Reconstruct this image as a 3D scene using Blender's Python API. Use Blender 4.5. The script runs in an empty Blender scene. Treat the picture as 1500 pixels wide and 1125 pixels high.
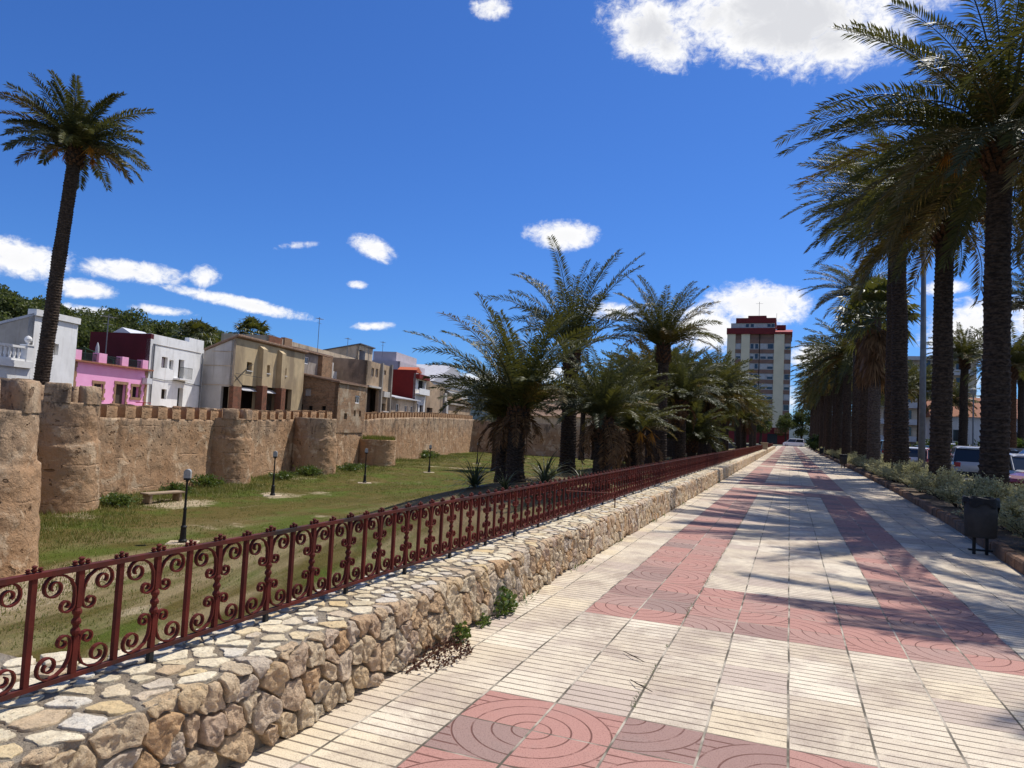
import bpy, math, random
from mathutils import Vector, Matrix, noise

R = math.radians
PI = math.pi
C = bpy.context.scene.collection
scene = bpy.context.scene

# ------------------------------------------------------------------ camera, sky, sun, exposure
cam_d = bpy.data.cameras.new('camera')
cam = bpy.data.objects.new('camera', cam_d)
C.objects.link(cam)
PITCH, YAW, ROLL = .0596, .3751, .0496
f = Vector((-math.sin(YAW), math.cos(YAW), 0)); r = Vector((math.cos(YAW), math.sin(YAW), 0)); u = Vector((0, 0, 1))
f, u = f * math.cos(PITCH) + u * math.sin(PITCH), u * math.cos(PITCH) - f * math.sin(PITCH)
r, u = r * math.cos(ROLL) + u * math.sin(ROLL), u * math.cos(ROLL) - r * math.sin(ROLL)
m = Matrix((r, u, -f)).transposed().to_4x4()
m.translation = Vector((-.03, 0, 1.515))
cam.matrix_world = m
cam_d.sensor_fit = 'HORIZONTAL'
cam_d.sensor_width = 36.0
cam_d.lens = 36.0 * 1040 / 1500
cam_d.clip_start = .05
cam_d.clip_end = 6000
scene.camera = cam

SUN_AZ, SUN_EL = R(26), R(60.5)
sd = bpy.data.lights.new('sun', 'SUN')
sd.energy = 5.0
sd.angle = R(.5)
sd.color = (1.0, .955, .88)
sun = bpy.data.objects.new('sun', sd)
C.objects.link(sun)
sv = Vector((math.sin(SUN_AZ) * math.cos(SUN_EL), math.cos(SUN_AZ) * math.cos(SUN_EL), math.sin(SUN_EL)))
sun.rotation_euler = (-sv).to_track_quat('-Z', 'Y').to_euler()
sun.location = sv * 100

scene.view_settings.view_transform = 'Standard'
scene.view_settings.look = 'None'
scene.view_settings.exposure = 0.0
scene.view_settings.gamma = 1.0
scene.cycles.max_bounces = 6
scene.cycles.transparent_max_bounces = 6
scene.cycles.diffuse_bounces = 3
scene.cycles.glossy_bounces = 2
scene.cycles.transmission_bounces = 3
scene.cycles.use_denoising = True
scene.cycles.sample_clamp_indirect = 4.0


# ------------------------------------------------------------------ node helper
class NT:
    def __init__(self, tree):
        self.t = tree
        self.n = tree.nodes
        self.l = tree.links

    def node(self, typ, **kw):
        nd = self.n.new(typ)
        for k, v in kw.items():
            setattr(nd, k, v)
        return nd

    def put(self, sock, v):
        if hasattr(v, 'is_output'):
            self.l.new(v, sock)
        elif v is not None:
            if isinstance(v, (tuple, list)) and len(v) == 3 and sock.type == 'RGBA':
                v = (*v, 1)
            sock.default_value = v

    def math(self, op, a, b=None, c=None, clamp=False):
        nd = self.node('ShaderNodeMath', operation=op, use_clamp=clamp)
        self.put(nd.inputs[0], a)
        if b is not None: self.put(nd.inputs[1], b)
        if c is not None: self.put(nd.inputs[2], c)
        return nd.outputs[0]

    def mix(self, fac, a, b, blend='MIX'):
        nd = self.node('ShaderNodeMix', data_type='RGBA', blend_type=blend)
        self.put(nd.inputs['Factor'], fac)
        self.put(nd.inputs[6], a)
        self.put(nd.inputs[7], b)
        return nd.outputs[2]

    def noise(self, vec, scale, detail=3, rough=.55, dist=0.0):
        nd = self.node('ShaderNodeTexNoise')
        if vec is not None: self.put(nd.inputs['Vector'], vec)
        nd.inputs['Scale'].default_value = scale
        nd.inputs['Detail'].default_value = detail
        nd.inputs['Roughness'].default_value = rough
        nd.inputs['Distortion'].default_value = dist
        return nd.outputs['Fac']

    def ramp(self, fac, stops, interp='LINEAR'):
        nd = self.node('ShaderNodeValToRGB')
        cr = nd.color_ramp
        cr.interpolation = interp
        while len(cr.elements) < len(stops): cr.elements.new(.5)
        for e, (p, col) in zip(cr.elements, stops):
            e.position = p
            e.color = (*col, 1) if len(col) == 3 else col
        self.put(nd.inputs[0], fac)
        return nd.outputs[0]

    def step(self, v, lo, hi):
        nd = self.node('ShaderNodeMapRange')
        nd.interpolation_type = 'SMOOTHSTEP'
        self.put(nd.inputs[0], v)
        self.put(nd.inputs[1], lo)
        self.put(nd.inputs[2], hi)
        return nd.outputs[0]

    def sep(self, v):
        nd = self.node('ShaderNodeSeparateXYZ')
        self.put(nd.inputs[0], v)
        return nd.outputs

    def comb(self, x, y, z):
        nd = self.node('ShaderNodeCombineXYZ')
        for i, v in enumerate((x, y, z)): self.put(nd.inputs[i], v)
        return nd.outputs[0]

    def vmul(self, v, s):
        nd = self.node('ShaderNodeVectorMath', operation='MULTIPLY')
        self.put(nd.inputs[0], v)
        nd.inputs[1].default_value = s
        return nd.outputs[0]

    def bump(self, height, strength=.5, dist=.02):
        nd = self.node('ShaderNodeBump')
        self.put(nd.inputs['Height'], height)
        nd.inputs['Strength'].default_value = strength
        nd.inputs['Distance'].default_value = dist
        return nd.outputs[0]


# ------------------------------------------------------------------ sky with clouds (world directions)
world = bpy.data.worlds.new('World')
scene.world = world
world.use_nodes = True
wt = NT(world.node_tree)
wt.n.clear()
SKY = .1
sky = wt.node('ShaderNodeTexSky', sky_type='NISHITA')
sky.sun_disc = False
sky.sun_elevation = SUN_EL
sky.sun_rotation = SUN_AZ
sky.air_density = 1.0
sky.dust_density = .3
sky.ozone_density = 2.5
tc = wt.node('ShaderNodeTexCoord').outputs['Generated']
sx, sy, sz = wt.sep(tc)
az = wt.math('MULTIPLY', wt.math('ARCTAN2', sx, sy), 180 / PI)
el = wt.math('MULTIPLY', wt.math('ARCSINE', sz), 180 / PI)
cv = wt.comb(wt.math('MULTIPLY', az, .9), wt.math('MULTIPLY', el, 1.25), 0.0)
n1 = wt.noise(cv, .34, 8, .66, .5)
n2 = wt.noise(cv, 1.3, 7, .70, .5)
nn = wt.math('ADD', wt.math('MULTIPLY', wt.math('SUBTRACT', n1, .5), 2.6), wt.math('MULTIPLY', wt.math('SUBTRACT', n2, .5), 1.9))
# azimuth, elevation, half width, half height, tilt (degrees), weight
CLOUDS = [(-24.7, 31.2, 1.4, .7, .05, .75), (-11.3, 29.8, 3.6, 2.2, -.25, 1.1), (-6.8, 30.6, 3.0, 2.0, 0, .9), (-.6, 29.7, 7.0, 3.4, -.20, 1.25), (5.5, 32.0, 6, 3, -.1, 1.2),
          (-33.1, 13.4, 1.7, .9, -.25, .95), (-17.9, 15.4, 2.6, 1.1, 0, .95), (-2.6, 10.2, 4.0, 1.6, -.05, 1.15), (-6.5, 8.4, 3.2, 1.8, 0, .9),
          (-57.2, 9.4, 3.2, 1.2, .06, 1.0), (-50.0, 9.6, 3.2, .75, .04, 1.0), (-45.4, 9.9, 1.0, .8, .1, .85), (-42.6, 8.2, 4.8, .5, -.12, .95),
          (-53.0, 8.0, 1.8, .6, 0, .85), (-52.6, 6.5, 1.9, .35, 0, .7), (-48.0, 7.1, 2.0, .35, 0, .75), (-34.2, 10.5, .7, .3, 0, .6),
          (-32.7, 7.4, 1.4, .3, .1, .7), (11.3, 7.9, 3.0, 2.0, 0, 1.1), (16.5, 8.5, 3.5, 2.2, 0, 1.1), (9.8, 11.0, 1.2, .5, 0, .75), (8.0, 4.0, 4, 1.6, 0, .9),
          (-2.8, 3.0, 3.2, 1.8, 0, 1.0), (1.5, 6.2, 1.6, 1.0, 0, .9), (-24.0, 3.0, 3.0, 1.2, 0, .9), (-19, 4.5, 1.8, .9, 0, .85), (-13.5, 9.6, 3.0, .6, 0, .6),
          (-46.5, 4.9, 2.0, .8, 0, .9), (-39, 13, 1.2, .25, .2, .4), (38, 20, 14, 6, 0, 1.0), (75, 22, 18, 9, 0, 1.1), (110, 30, 22, 10, 0, 1.1), (95, 50, 25, 9, 0, 1.0), (150, 22, 22, 6, 0, 1.0),  # wide clouds to the right are unseen, added to whiten light on walls
          (-110, 25, 16, 5, 0, 1.0), (-160, 18, 18, 5, 0, 1.0)]
dens = None
for (a0, e0, wa, we, tl, wgt) in CLOUDS:
    da = wt.math('MULTIPLY', wt.math('SUBTRACT', az, a0), math.cos(R(e0)))
    de = wt.math('SUBTRACT', el, e0)
    de2 = wt.math('MULTIPLY_ADD', da, -tl, de)
    q = wt.math('ADD', wt.math('POWER', wt.math('ABSOLUTE', wt.math('DIVIDE', da, wa)), 2.0), wt.math('POWER', wt.math('ABSOLUTE', wt.math('DIVIDE', de2, we)), 2.0))
    g = wt.math('MULTIPLY', wt.math('SUBTRACT', 1.0, q), wgt)
    g = wt.math('MAXIMUM', g, -1.5)
    dens = g if dens is None else wt.math('MAXIMUM', dens, g)
dd = wt.math('ADD', dens, nn)
cover = wt.math('POWER', wt.step(dd, -.45, .85), 1.15)
# thick bodies of cloud are greyer in their middle
body = wt.step(wt.math('ADD', wt.math('MULTIPLY', dens, 1.0), wt.math('MULTIPLY', wt.math('SUBTRACT', n1, .5), 1.4)), .55, 1.2)
hi = wt.step(el, 24.0, 27.0)
grey = wt.math('MULTIPLY', body, wt.math('MULTIPLY_ADD', hi, .75, .25))
cl = wt.mix(grey, (10.2, 10.2, 10.3), (7.3, 7.4, 7.8))
skyc = wt.mix(1.0, sky.outputs[0], (.355, .68, 1.25), 'MULTIPLY')
col = wt.mix(cover, skyc, cl)
bg = wt.node('ShaderNodeBackground')
wt.put(bg.inputs[0], col)
bg.inputs[1].default_value = SKY
out = wt.node('ShaderNodeOutputWorld')
wt.l.new(bg.outputs[0], out.inputs[0])


# ------------------------------------------------------------------ materials
def new_mat(name):
    ma = bpy.data.materials.new(name)
    ma.use_nodes = True
    t = NT(ma.node_tree)
    t.n.clear()
    o = t.node('ShaderNodeOutputMaterial')
    b = t.node('ShaderNodeBsdfPrincipled')
    t.l.new(b.outputs[0], o.inputs[0])
    return ma, t, b, o


def objco(t):
    return t.node('ShaderNodeTexCoord').outputs['Object']


def plain(name, col, col2=None, scale=4.0, rough=.8, bump=.3, bd=.01, metal=0.0, spec=.3, detail=5, stain=None):
    ma, t, b, o = new_mat(name)
    co = objco(t)
    n = t.noise(co, scale, detail, .6)
    c = t.mix(t.step(n, .3, .7), col, col2 or tuple(x * .75 for x in col))
    if stain:
        n3 = t.noise(t.vmul(co, (1, 1, .35)), scale * .35, 6, .65, .4)
        c = t.mix(t.math('MULTIPLY', t.step(n3, .47, .66), .85), c, stain)
        n4 = t.noise(t.vmul(co, (2.2, 2.2, .12)), scale * 1.2, 5, .7, .2)
        c = t.mix(t.math('MULTIPLY', t.step(n4, .54, .7), .5), c, t.mix(1.0, c, (.66, .6, .54), 'MULTIPLY'))
    t.put(b.inputs['Base Color'], c)
    b.inputs['Roughness'].default_value = rough
    b.inputs['Metallic'].default_value = metal
    b.inputs['Specular IOR Level'].default_value = spec
    if bump:
        nb = t.noise(co, scale * 6, 5, .65)
        t.put(b.inputs['Normal'], t.bump(nb, bump, bd))
    return ma


def island(name, stops, rough=.75, bump=.5, bscale=30, bd=.01, nscale=8, nmix=.45, dark=(.3, .26, .2), spec=.3):
    ma, t, b, o = new_mat(name)
    co = objco(t)
    rnd = t.node('ShaderNodeNewGeometry').outputs['Random Per Island']
    c = t.ramp(rnd, stops)
    n = t.noise(co, nscale, 6, .65, .3)
    c = t.mix(t.math('MULTIPLY', t.step(n, .45, .75), nmix), c, dark)
    n2 = t.noise(co, nscale * 3.1, 5, .7)
    c = t.mix(t.step(n2, .35, .7), c, t.mix(1.0, c, (1.25, 1.22, 1.18), 'MULTIPLY'))
    n3 = t.noise(co, nscale * 8, 4, .7)
    c = t.mix(t.math('MULTIPLY', t.step(n3, .52, .68), .55), c, t.mix(1.0, c, (.5, .44, .38), 'MULTIPLY'))
    t.put(b.inputs['Base Color'], c)
    b.inputs['Roughness'].default_value = rough
    b.inputs['Specular IOR Level'].default_value = spec
    t.put(b.inputs['Normal'], t.bump(t.noise(co, bscale, 6, .7), bump, bd))
    return ma


def leafy(name, stops, transl=(.10, .12, .02), tw=.25, rough=.4, spec=.5, nscale=1.2):
    ma, t, b, o = new_mat(name)
    rnd = t.node('ShaderNodeNewGeometry').outputs['Random Per Island']
    oi = t.node('ShaderNodeObjectInfo').outputs['Random']
    c = t.ramp(rnd, stops)
    c = t.mix(t.math('MULTIPLY', oi, .35), c, t.mix(1.0, c, (1.3, 1.1, .7), 'MULTIPLY'))
    t.put(b.inputs['Base Color'], c)
    b.inputs['Roughness'].default_value = rough
    b.inputs['Specular IOR Level'].default_value = spec
    tr = t.node('ShaderNodeBsdfTranslucent')
    tr.inputs[0].default_value = (*transl, 1)
    mx = t.node('ShaderNodeMixShader')
    mx.inputs[0].default_value = tw
    t.l.new(b.outputs[0], mx.inputs[1])
    t.l.new(tr.outputs[0], mx.inputs[2])
    t.l.new(mx.outputs[0], o.inputs[0])
    return ma


M = {}
M['frond'] = leafy('palm leaflets', [(0, (.045, .056, .014)), (.4, (.072, .082, .022)), (.75, (.10, .102, .032)), (1, (.15, .135, .045))], (.13, .125, .022), .25, .5, .28)
M['frond_grey'] = leafy('greyish palm leaflets', [(0, (.040, .050, .022)), (.5, (.062, .074, .034)), (1, (.10, .105, .05))], (.12, .125, .03), .22, .5, .3)
M['frond_old'] = leafy('yellowed old fronds', [(0, (.085, .070, .022)), (.5, (.14, .105, .035)), (1, (.22, .155, .06))], (.2, .15, .03), .22, .6, .25)
M['fan'] = leafy('fan palm leaves', [(0, (.035, .050, .014)), (.6, (.06, .075, .022)), (1, (.10, .10, .03))], (.14, .14, .02), .28, .42, .45)
M['dead'] = leafy('dry brown palm leaves', [(0, (.09, .05, .025)), (.5, (.16, .085, .04)), (1, (.24, .14, .065))], (.2, .1, .03), .15, .7, .2)
M['fruit'] = leafy('orange date stalks', [(0, (.35, .14, .02)), (.5, (.5, .22, .03)), (1, (.6, .32, .06))], (.4, .2, .03), .2, .6, .2)
M['pine'] = leafy('pine needles', [(0, (.040, .055, .018)), (.5, (.075, .095, .026)), (1, (.13, .14, .045))], (.13, .16, .03), .3, .6, .25)
M['hedge'] = leafy('green shrub leaves', [(0, (.025, .05, .012)), (.5, (.05, .08, .018)), (1, (.09, .12, .03))], (.1, .14, .02), .25, .5, .35)
M['silver'] = leafy('silvery shrub leaves', [(0, (.24, .23, .115)), (.5, (.38, .365, .20)), (1, (.56, .53, .34))], (.42, .40, .18), .35, .55, .35)
M['weed'] = leafy('weed leaves', [(0, (.03, .07, .015)), (.6, (.07, .12, .025)), (1, (.14, .17, .04))], (.15, .2, .03), .3, .45, .4)
M['weed_red'] = leafy('withered reddish leaves', [(0, (.05, .02, .015)), (.6, (.10, .045, .03)), (1, (.2, .12, .07))], (.1, .04, .02), .15, .7, .2)
M['grassb'] = leafy('grass blades', [(0, (.065, .085, .012)), (.5, (.11, .12, .022)), (.8, (.17, .15, .04)), (1, (.34, .27, .12))], (.16, .19, .04), .3, .6, .2)
M['agave'] = leafy('stiff spiky leaves', [(0, (.04, .055, .025)), (.6, (.07, .09, .04)), (1, (.16, .16, .09))], (.08, .1, .03), .12, .45, .4)


def trunk_mat(name, c1, c2):
    ma, t, b, o = new_mat(name)
    co = objco(t)
    n = t.noise(t.vmul(co, (1, 1, 2.2)), 9, 6, .65, .3)
    c = t.mix(t.step(n, .35, .7), c1, c2)
    t.put(b.inputs['Base Color'], c)
    b.inputs['Roughness'].default_value = .9
    b.inputs['Specular IOR Level'].default_value = .15
    t.put(b.inputs['Normal'], t.bump(t.noise(t.vmul(co, (1, 1, 3)), 22, 5, .7), .7, .03))
    return ma


M['trunk'] = trunk_mat('palm trunk bark', (.026, .018, .013), (.105, .072, .05))
M['trunk_light'] = trunk_mat('light palm trunk bark', (.05, .036, .028), (.15, .115, .09))
M['boots'] = trunk_mat('cut palm leaf bases', (.05, .028, .016), (.17, .085, .045))
M['bark'] = trunk_mat('pine bark', (.04, .028, .02), (.1, .07, .05))

M['stone_top'] = island('cap stones', [(0, (.52, .43, .28)), (.2, (.66, .58, .42)), (.45, (.68, .60, .44)), (.6, (.56, .42, .22)), (.8, (.60, .56, .48)), (1, (.46, .33, .19))], .85, .9, 34, .016, 9, .45, (.34, .25, .15))
M['stone_face'] = island('face stones', [(0, (.56, .42, .26)), (.2, (.64, .53, .37)), (.38, (.56, .36, .19)), (.55, (.58, .49, .38)), (.75, (.62, .46, .27)), (.9, (.48, .33, .22)), (1, (.68, .59, .46))], .85, 1.0, 38, .03, 13, .5, (.28, .16, .08))
M['mortar'] = plain('grey mortar', (.34, .28, .205), (.24, .19, .135), 9, .9, 1.0, .03, stain=(.36, .31, .24))
M['rust'] = plain('dark red iron paint', (.150, .024, .015), (.085, .014, .010), 9, .72, .5, .003, 0, .2, stain=(.17, .06, .03))
M['rail_worn'] = plain('worn rail paint', (.18, .032, .02), (.09, .03, .022), 6, .7, .5, .003, 0, .2, stain=(.03, .035, .03))
for nm_ in ('rust', 'rail_worn'):      # uneven old paint from bar to bar
    t_ = NT(M[nm_].node_tree)
    b_ = next(q for q in t_.n if q.type == 'BSDF_PRINCIPLED')
    src = b_.inputs['Base Color'].links[0].from_socket
    oi_ = t_.node('ShaderNodeObjectInfo').outputs['Random']
    t_.put(b_.inputs['Base Color'], t_.mix(oi_, t_.mix(1.0, src, (.62, .6, .6), 'MULTIPLY'), t_.mix(1.0, src, (1.0, .95, .9), 'MULTIPLY')))
M['iron_dark'] = plain('dark iron', (.02, .02, .02), (.012, .012, .012), 10, .5, .2, .002)
M['black_plastic'] = plain('black plastic bag', (.008, .008, .009), (.014, .014, .015), 30, .38, .7, .02, 0, .3)
M['bin_grey'] = plain('dark grey bin sheet', (.05, .046, .042), (.036, .033, .03), 9, .6, .2, .003, 0, .2)
M['lamp_white'] = plain('lamp hood', (.42, .42, .41), (.32, .32, .31), 8, .5, .1)
M['pole_grey'] = plain('galvanised pole', (.22, .23, .24), (.16, .165, .175), 6, .5, .15, .002, .3)
M['concrete'] = plain('concrete', (.42, .39, .34), (.32, .3, .26), 5, .9, .5)
M['white_wall'] = plain('white plaster', (.88, .87, .85), (.80, .79, .77), 1.6, .85, .35, .012, stain=(.62, .61, .59))
M['white_trim'] = plain('white trim', (.82, .81, .79), (.74, .73, .71), 3, .8, .2)
M['cream_white'] = plain('creamy plaster', (.76, .74, .70), (.66, .63, .58), 1.2, .85, .35, .012, stain=(.5, .47, .42))
M['pink'] = plain('pink paint', (.84, .40, .63), (.80, .35, .58), 1.5, .8, .25, .01)
M['pinkpil'] = plain('pale pink paint', (.84, .42, .60), (.78, .36, .55), 2, .8, .2)
M['maroon'] = plain('maroon paint', (.095, .010, .016), (.075, .008, .012), 1, .75, .2)
M['red_wall'] = plain('dark red paint', (.20, .014, .012), (.16, .012, .010), 1, .75, .2)
M['terracotta'] = plain('terracotta', (.36, .15, .08), (.26, .11, .065), 6, .85, .5)
M['ochre_stone'] = plain('brown stone trim', (.34, .21, .12), (.24, .14, .08), 6, .85, .5)
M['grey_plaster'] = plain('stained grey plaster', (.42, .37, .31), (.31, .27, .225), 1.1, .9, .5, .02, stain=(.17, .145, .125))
M['gable_plaster'] = plain('pale gable plaster', (.60, .57, .53), (.5, .47, .43), 1.0, .9, .4, .02, stain=(.38, .34, .29))
M['ochre'] = plain('ochre plaster', (.58, .445, .26), (.47, .36, .215), 1.0, .9, .5, .02, stain=(.27, .2, .125))
M['brown_plaster'] = plain('brown plaster', (.50, .36, .23), (.36, .255, .165), 1.3, .9, .5, .02, stain=(.16, .12, .085))
M['beige_plaster'] = plain('beige plaster', (.62, .49, .34), (.50, .39, .27), 1.2, .9, .5, .02, stain=(.24, .19, .14))
M['lilac'] = plain('pale lilac plaster', (.55, .47, .5), (.48, .42, .44), 1, .85, .3)
M['pale_roof'] = plain('pale sheet roof', (.50, .49, .50), (.42, .41, .42), 2, .6, .3)
M['roof_tile'] = plain('old roof tiles', (.36, .23, .15), (.22, .14, .095), 5, .9, .8, .05)
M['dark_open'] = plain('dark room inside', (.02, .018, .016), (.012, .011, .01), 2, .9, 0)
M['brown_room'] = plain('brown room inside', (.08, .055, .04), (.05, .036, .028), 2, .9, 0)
M['wood_door'] = plain('brown wood', (.10, .06, .035), (.065, .04, .024), 5, .7, .3)
M['chain_dark'] = plain('dark green iron', (.02, .035, .03), (.015, .024, .02), 5, .5, 0)
M['green_net'] = plain('green shade cloth', (.02, .08, .05), (.015, .06, .04), 6, .8, .3)
M['grey_fabric'] = plain('grey cloth', (.42, .43, .44), (.33, .34, .35), 5, .8, .3)
M['red_plastic'] = plain('red plastic', (.42, .02, .03), (.35, .015, .025), 5, .4, .1)
M['orange'] = plain('orange paint', (.6, .15, .05), (.5, .12, .04), 5, .6, .1)
M['slate'] = plain('grey sheet', (.14, .14, .15), (.1, .1, .11), 3, .5, .2)
M['solar'] = plain('solar panel', (.02, .025, .035), (.03, .035, .045), 3, .15, 0, .01, 0, .6)
M['metal_white'] = plain('white enamel', (.66, .67, .68), (.6, .6, .62), 3, .4, .1)
M['apt_cream'] = plain('tower cream render', (.78, .68, .47), (.68, .60, .41), .3, .85, .3)
M['apt_brown'] = plain('tower brown brick', (.27, .16, .115), (.21, .125, .09), .6, .85, .3)
M['apt_grey'] = plain('tower grey panels', (.55, .53, .5), (.44, .42, .4), .7, .7, .2)
M['apt_red'] = plain('tower maroon cladding', (.20, .022, .022), (.15, .017, .018), .6, .7, .2)
M['apt_roofred'] = plain('tower red roof', (.36, .04, .035), (.29, .03, .03), .6, .6, .2)
M['blind'] = plain('pale window blind', (.5, .5, .48), (.42, .42, .41), 1, .6, .1)
M['bench'] = plain('old pale timber', (.36, .27, .18), (.26, .19, .125), 8, .85, .5)
M['kerb'] = plain('brown kerb stone', (.26, .15, .085), (.17, .095, .055), 6, .9, .8, .02, stain=(.12, .085, .06))
M['pale_kerb'] = plain('yellow stone', (.5, .4, .26), (.4, .3, .18), 6, .9, .7, .02)
M['twig'] = plain('dry twig bark', (.05, .035, .025), (.03, .022, .018), 20, .9, .2)
M['tyre'] = plain('tyre rubber', (.02, .02, .02), (.015, .015, .015), 10, .8, .1)
M['alloy'] = plain('wheel alloy', (.4, .4, .41), (.34, .34, .35), 4, .35, 0, .01, .7)
M['headlamp'] = plain('lamp glass', (.7, .72, .75), (.6, .62, .65), 4, .15, 0, .01, 0, .6)
M['taillamp'] = plain('red lamp glass', (.35, .012, .012), (.28, .01, .01), 4, .2, 0, .01, 0, .6)


def paint(name, col, rough=.25):
    ma, t, b, o = new_mat(name)
    b.inputs['Base Color'].default_value = (*col, 1)
    b.inputs['Roughness'].default_value = rough
    b.inputs['Coat Weight'].default_value = .6
    b.inputs['Coat Roughness'].default_value = .08
    return ma


def glass_mat(name, col=(.02, .024, .028), rough=.06):
    ma, t, b, o = new_mat(name)
    b.inputs['Base Color'].default_value = (*col, 1)
    b.inputs['Roughness'].default_value = rough
    b.inputs['Specular IOR Level'].default_value = .6
    return ma


M['car_glass'] = glass_mat('car window glass')
M['win_glass'] = glass_mat('house window glass', (.03, .035, .042), .1)


def pavement_mat():
    ma, t, b, o = new_mat('ribbed and rosette paving tiles')
    co = objco(t)
    wob = t.noise(co, .8, 2)
    x, y, z = t.sep(co)
    s = .4
    uu = t.math('DIVIDE', x, s)
    vv = t.math('DIVIDE', t.math('SUBTRACT', y, 5.87), s)
    w = t.math('FLOORED_MODULO', vv, 47.0)
    ua = t.math('ABSOLUTE', uu)
    inlen = t.math('LESS_THAN', w, 42.0)
    inw = t.math('LESS_THAN', ua, 4.0)
    strip = t.math('GREATER_THAN', ua, 2.0)
    end = t.math('MAXIMUM', t.math('LESS_THAN', w, 4.0), t.math('GREATER_THAN', w, 38.0))
    red = t.math('MULTIPLY', t.math('MULTIPLY', inlen, inw), t.math('MAXIMUM', strip, end))
    fu = t.math('FLOOR', uu)
    fv = t.math('FLOOR', vv)
    a = t.math('FRACT', uu)
    bb = t.math('FRACT', vv)
    wn = t.node('ShaderNodeTexWhiteNoise', noise_dimensions='2D')
    t.put(wn.inputs['Vector'], t.comb(t.math('ADD', fu, .5), t.math('ADD', fv, .5), 0.0))
    h1 = wn.outputs['Value']
    hs = t.node('ShaderNodeSeparateColor')
    t.l.new(wn.outputs['Color'], hs.inputs[0])
    h2, h3 = hs.outputs[1], hs.outputs[2]
    # distance to the rosette centre (odd tile corner); waves in the cross bands
    da = t.math('ABSOLUTE', t.math('SUBTRACT', t.math('FLOORED_MODULO', uu, 2.0), 1.0))
    db = t.math('ABSOLUTE', t.math('SUBTRACT', t.math('FLOORED_MODULO', w, 2.0), 1.0))
    fl = t.math('GREATER_THAN', t.math('FLOORED_MODULO', t.math('ADD', fu, t.math('MULTIPLY', t.math('GREATER_THAN', h2, .55), 1.0)), 2.0), .5)
    da2 = t.math('ADD', t.math('MULTIPLY', fl, a), t.math('MULTIPLY', t.math('SUBTRACT', 1.0, fl), t.math('SUBTRACT', 1.0, a)))
    fl2 = t.math('GREATER_THAN', h3, .5)
    db2 = t.math('ADD', t.math('MULTIPLY', fl2, bb), t.math('MULTIPLY', t.math('SUBTRACT', 1.0, fl2), t.math('SUBTRACT', 1.0, bb)))
    inner = t.math('SUBTRACT', 1.0, strip)
    sa = t.math('ADD', t.math('MULTIPLY', strip, da), t.math('MULTIPLY', inner, da2))
    sb = t.math('ADD', t.math('MULTIPLY', strip, db), t.math('MULTIPLY', inner, db2))
    rr = t.math('SQRT', t.math('ADD', t.math('MULTIPLY', sa, sa), t.math('MULTIPLY', sb, sb)))
    incirc = t.math('LESS_THAN', rr, 1.02)

    def groove(v, hw):   # 1 in the groove; v in units of one period
        d = t.math('ABSOLUTE', t.math('SUBTRACT', t.math('FRACT', t.math('ADD', v, .5)), .5))
        return t.math('SUBTRACT', 1.0, t.step(d, hw * .55, hw * 1.3))
    ribs = groove(t.math('MULTIPLY', vv, 5.0), .085)
    arcs = groove(t.math('MULTIPLY', rr, 4.0), .048)
    redribs = t.math('ADD', t.math('MULTIPLY', incirc, arcs), t.math('MULTIPLY', t.math('SUBTRACT', 1.0, incirc), ribs))
    pat = t.math('ADD', t.math('MULTIPLY', red, redribs), t.math('MULTIPLY', t.math('SUBTRACT', 1.0, red), ribs))
    gn = t.noise(co, 5, 4, .7)
    pat = t.math('MULTIPLY', pat, t.step(gn, .28, .5))
    ju = groove(t.math('ADD', uu, t.math('MULTIPLY', t.math('SUBTRACT', wob, .5), .06)), .017)
    jv = groove(vv, .013)
    joint = t.math('MAXIMUM', ju, t.math('MULTIPLY', jv, red))
    # colours
    n1 = t.noise(co, .55, 5, .6)
    n2 = t.noise(co, 2.3, 5, .65, .3)
    n3 = t.noise(co, 160, 2, .5)
    n4 = t.noise(co, 14, 5, .7)
    cream = t.mix(h1, (.60, .50, .365), (.76, .67, .515))
    cream = t.mix(t.math('MULTIPLY', t.step(n2, .42, .70), .75), cream, (.42, .335, .275))
    cream = t.mix(t.math('MULTIPLY', t.step(n1, .5, .72), .4), cream, (.66, .55, .36))
    redc = t.mix(t.step(h1, .35, 1.0), (.44, .23, .185), (.40, .255, .21))
    redc = t.mix(t.math('MULTIPLY', t.step(n2, .5, .8), .65), redc, (.36, .25, .21))
    redc = t.mix(t.math('MULTIPLY', t.math('GREATER_THAN', h2, .84), .6), redc, (.25, .185, .16))
    cream = t.mix(t.math('MULTIPLY', t.math('GREATER_THAN', h2, .88), .75), cream, (.50, .40, .33))
    cream = t.mix(t.math('MULTIPLY', t.math('GREATER_THAN', h3, .90), .6), cream, (.72, .60, .40))
    n6 = t.noise(co, 1.1, 7, .72, .6)
    cream = t.mix(t.math('MULTIPLY', t.step(n6, .48, .64), .6), cream, (.37, .29, .225))
    c = t.mix(red, cream, redc)
    n7 = t.noise(co, 70, 3, .6)
    c = t.mix(t.math('MULTIPLY', t.step(n7, .54, .68), t.math('MULTIPLY', t.step(n6, .40, .62), .55)), c, t.mix(1.0, c, (.62, .57, .52), 'MULTIPLY'))
    c = t.mix(t.math('MULTIPLY', t.step(n3, .52, .66), .8), c, t.mix(1.0, c, (.55, .5, .46), 'MULTIPLY'))
    c = t.mix(t.math('MULTIPLY', t.step(n4, .5, .8), .25), c, t.mix(1.0, c, (.72, .68, .64), 'MULTIPLY'))
    gc = t.mix(red, (.11, .078, .052), (.12, .045, .032))
    c = t.mix(t.math('MULTIPLY', pat, .85), c, gc)
    jn = t.noise(co, 3.0, 3)
    jc = t.mix(t.step(jn, .4, .62), (.10, .085, .06), (.46, .40, .31))
    c = t.mix(joint, c, jc)
    t.put(b.inputs['Base Color'], c)
    b.inputs['Roughness'].default_value = .82
    b.inputs['Specular IOR Level'].default_value = .25
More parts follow.
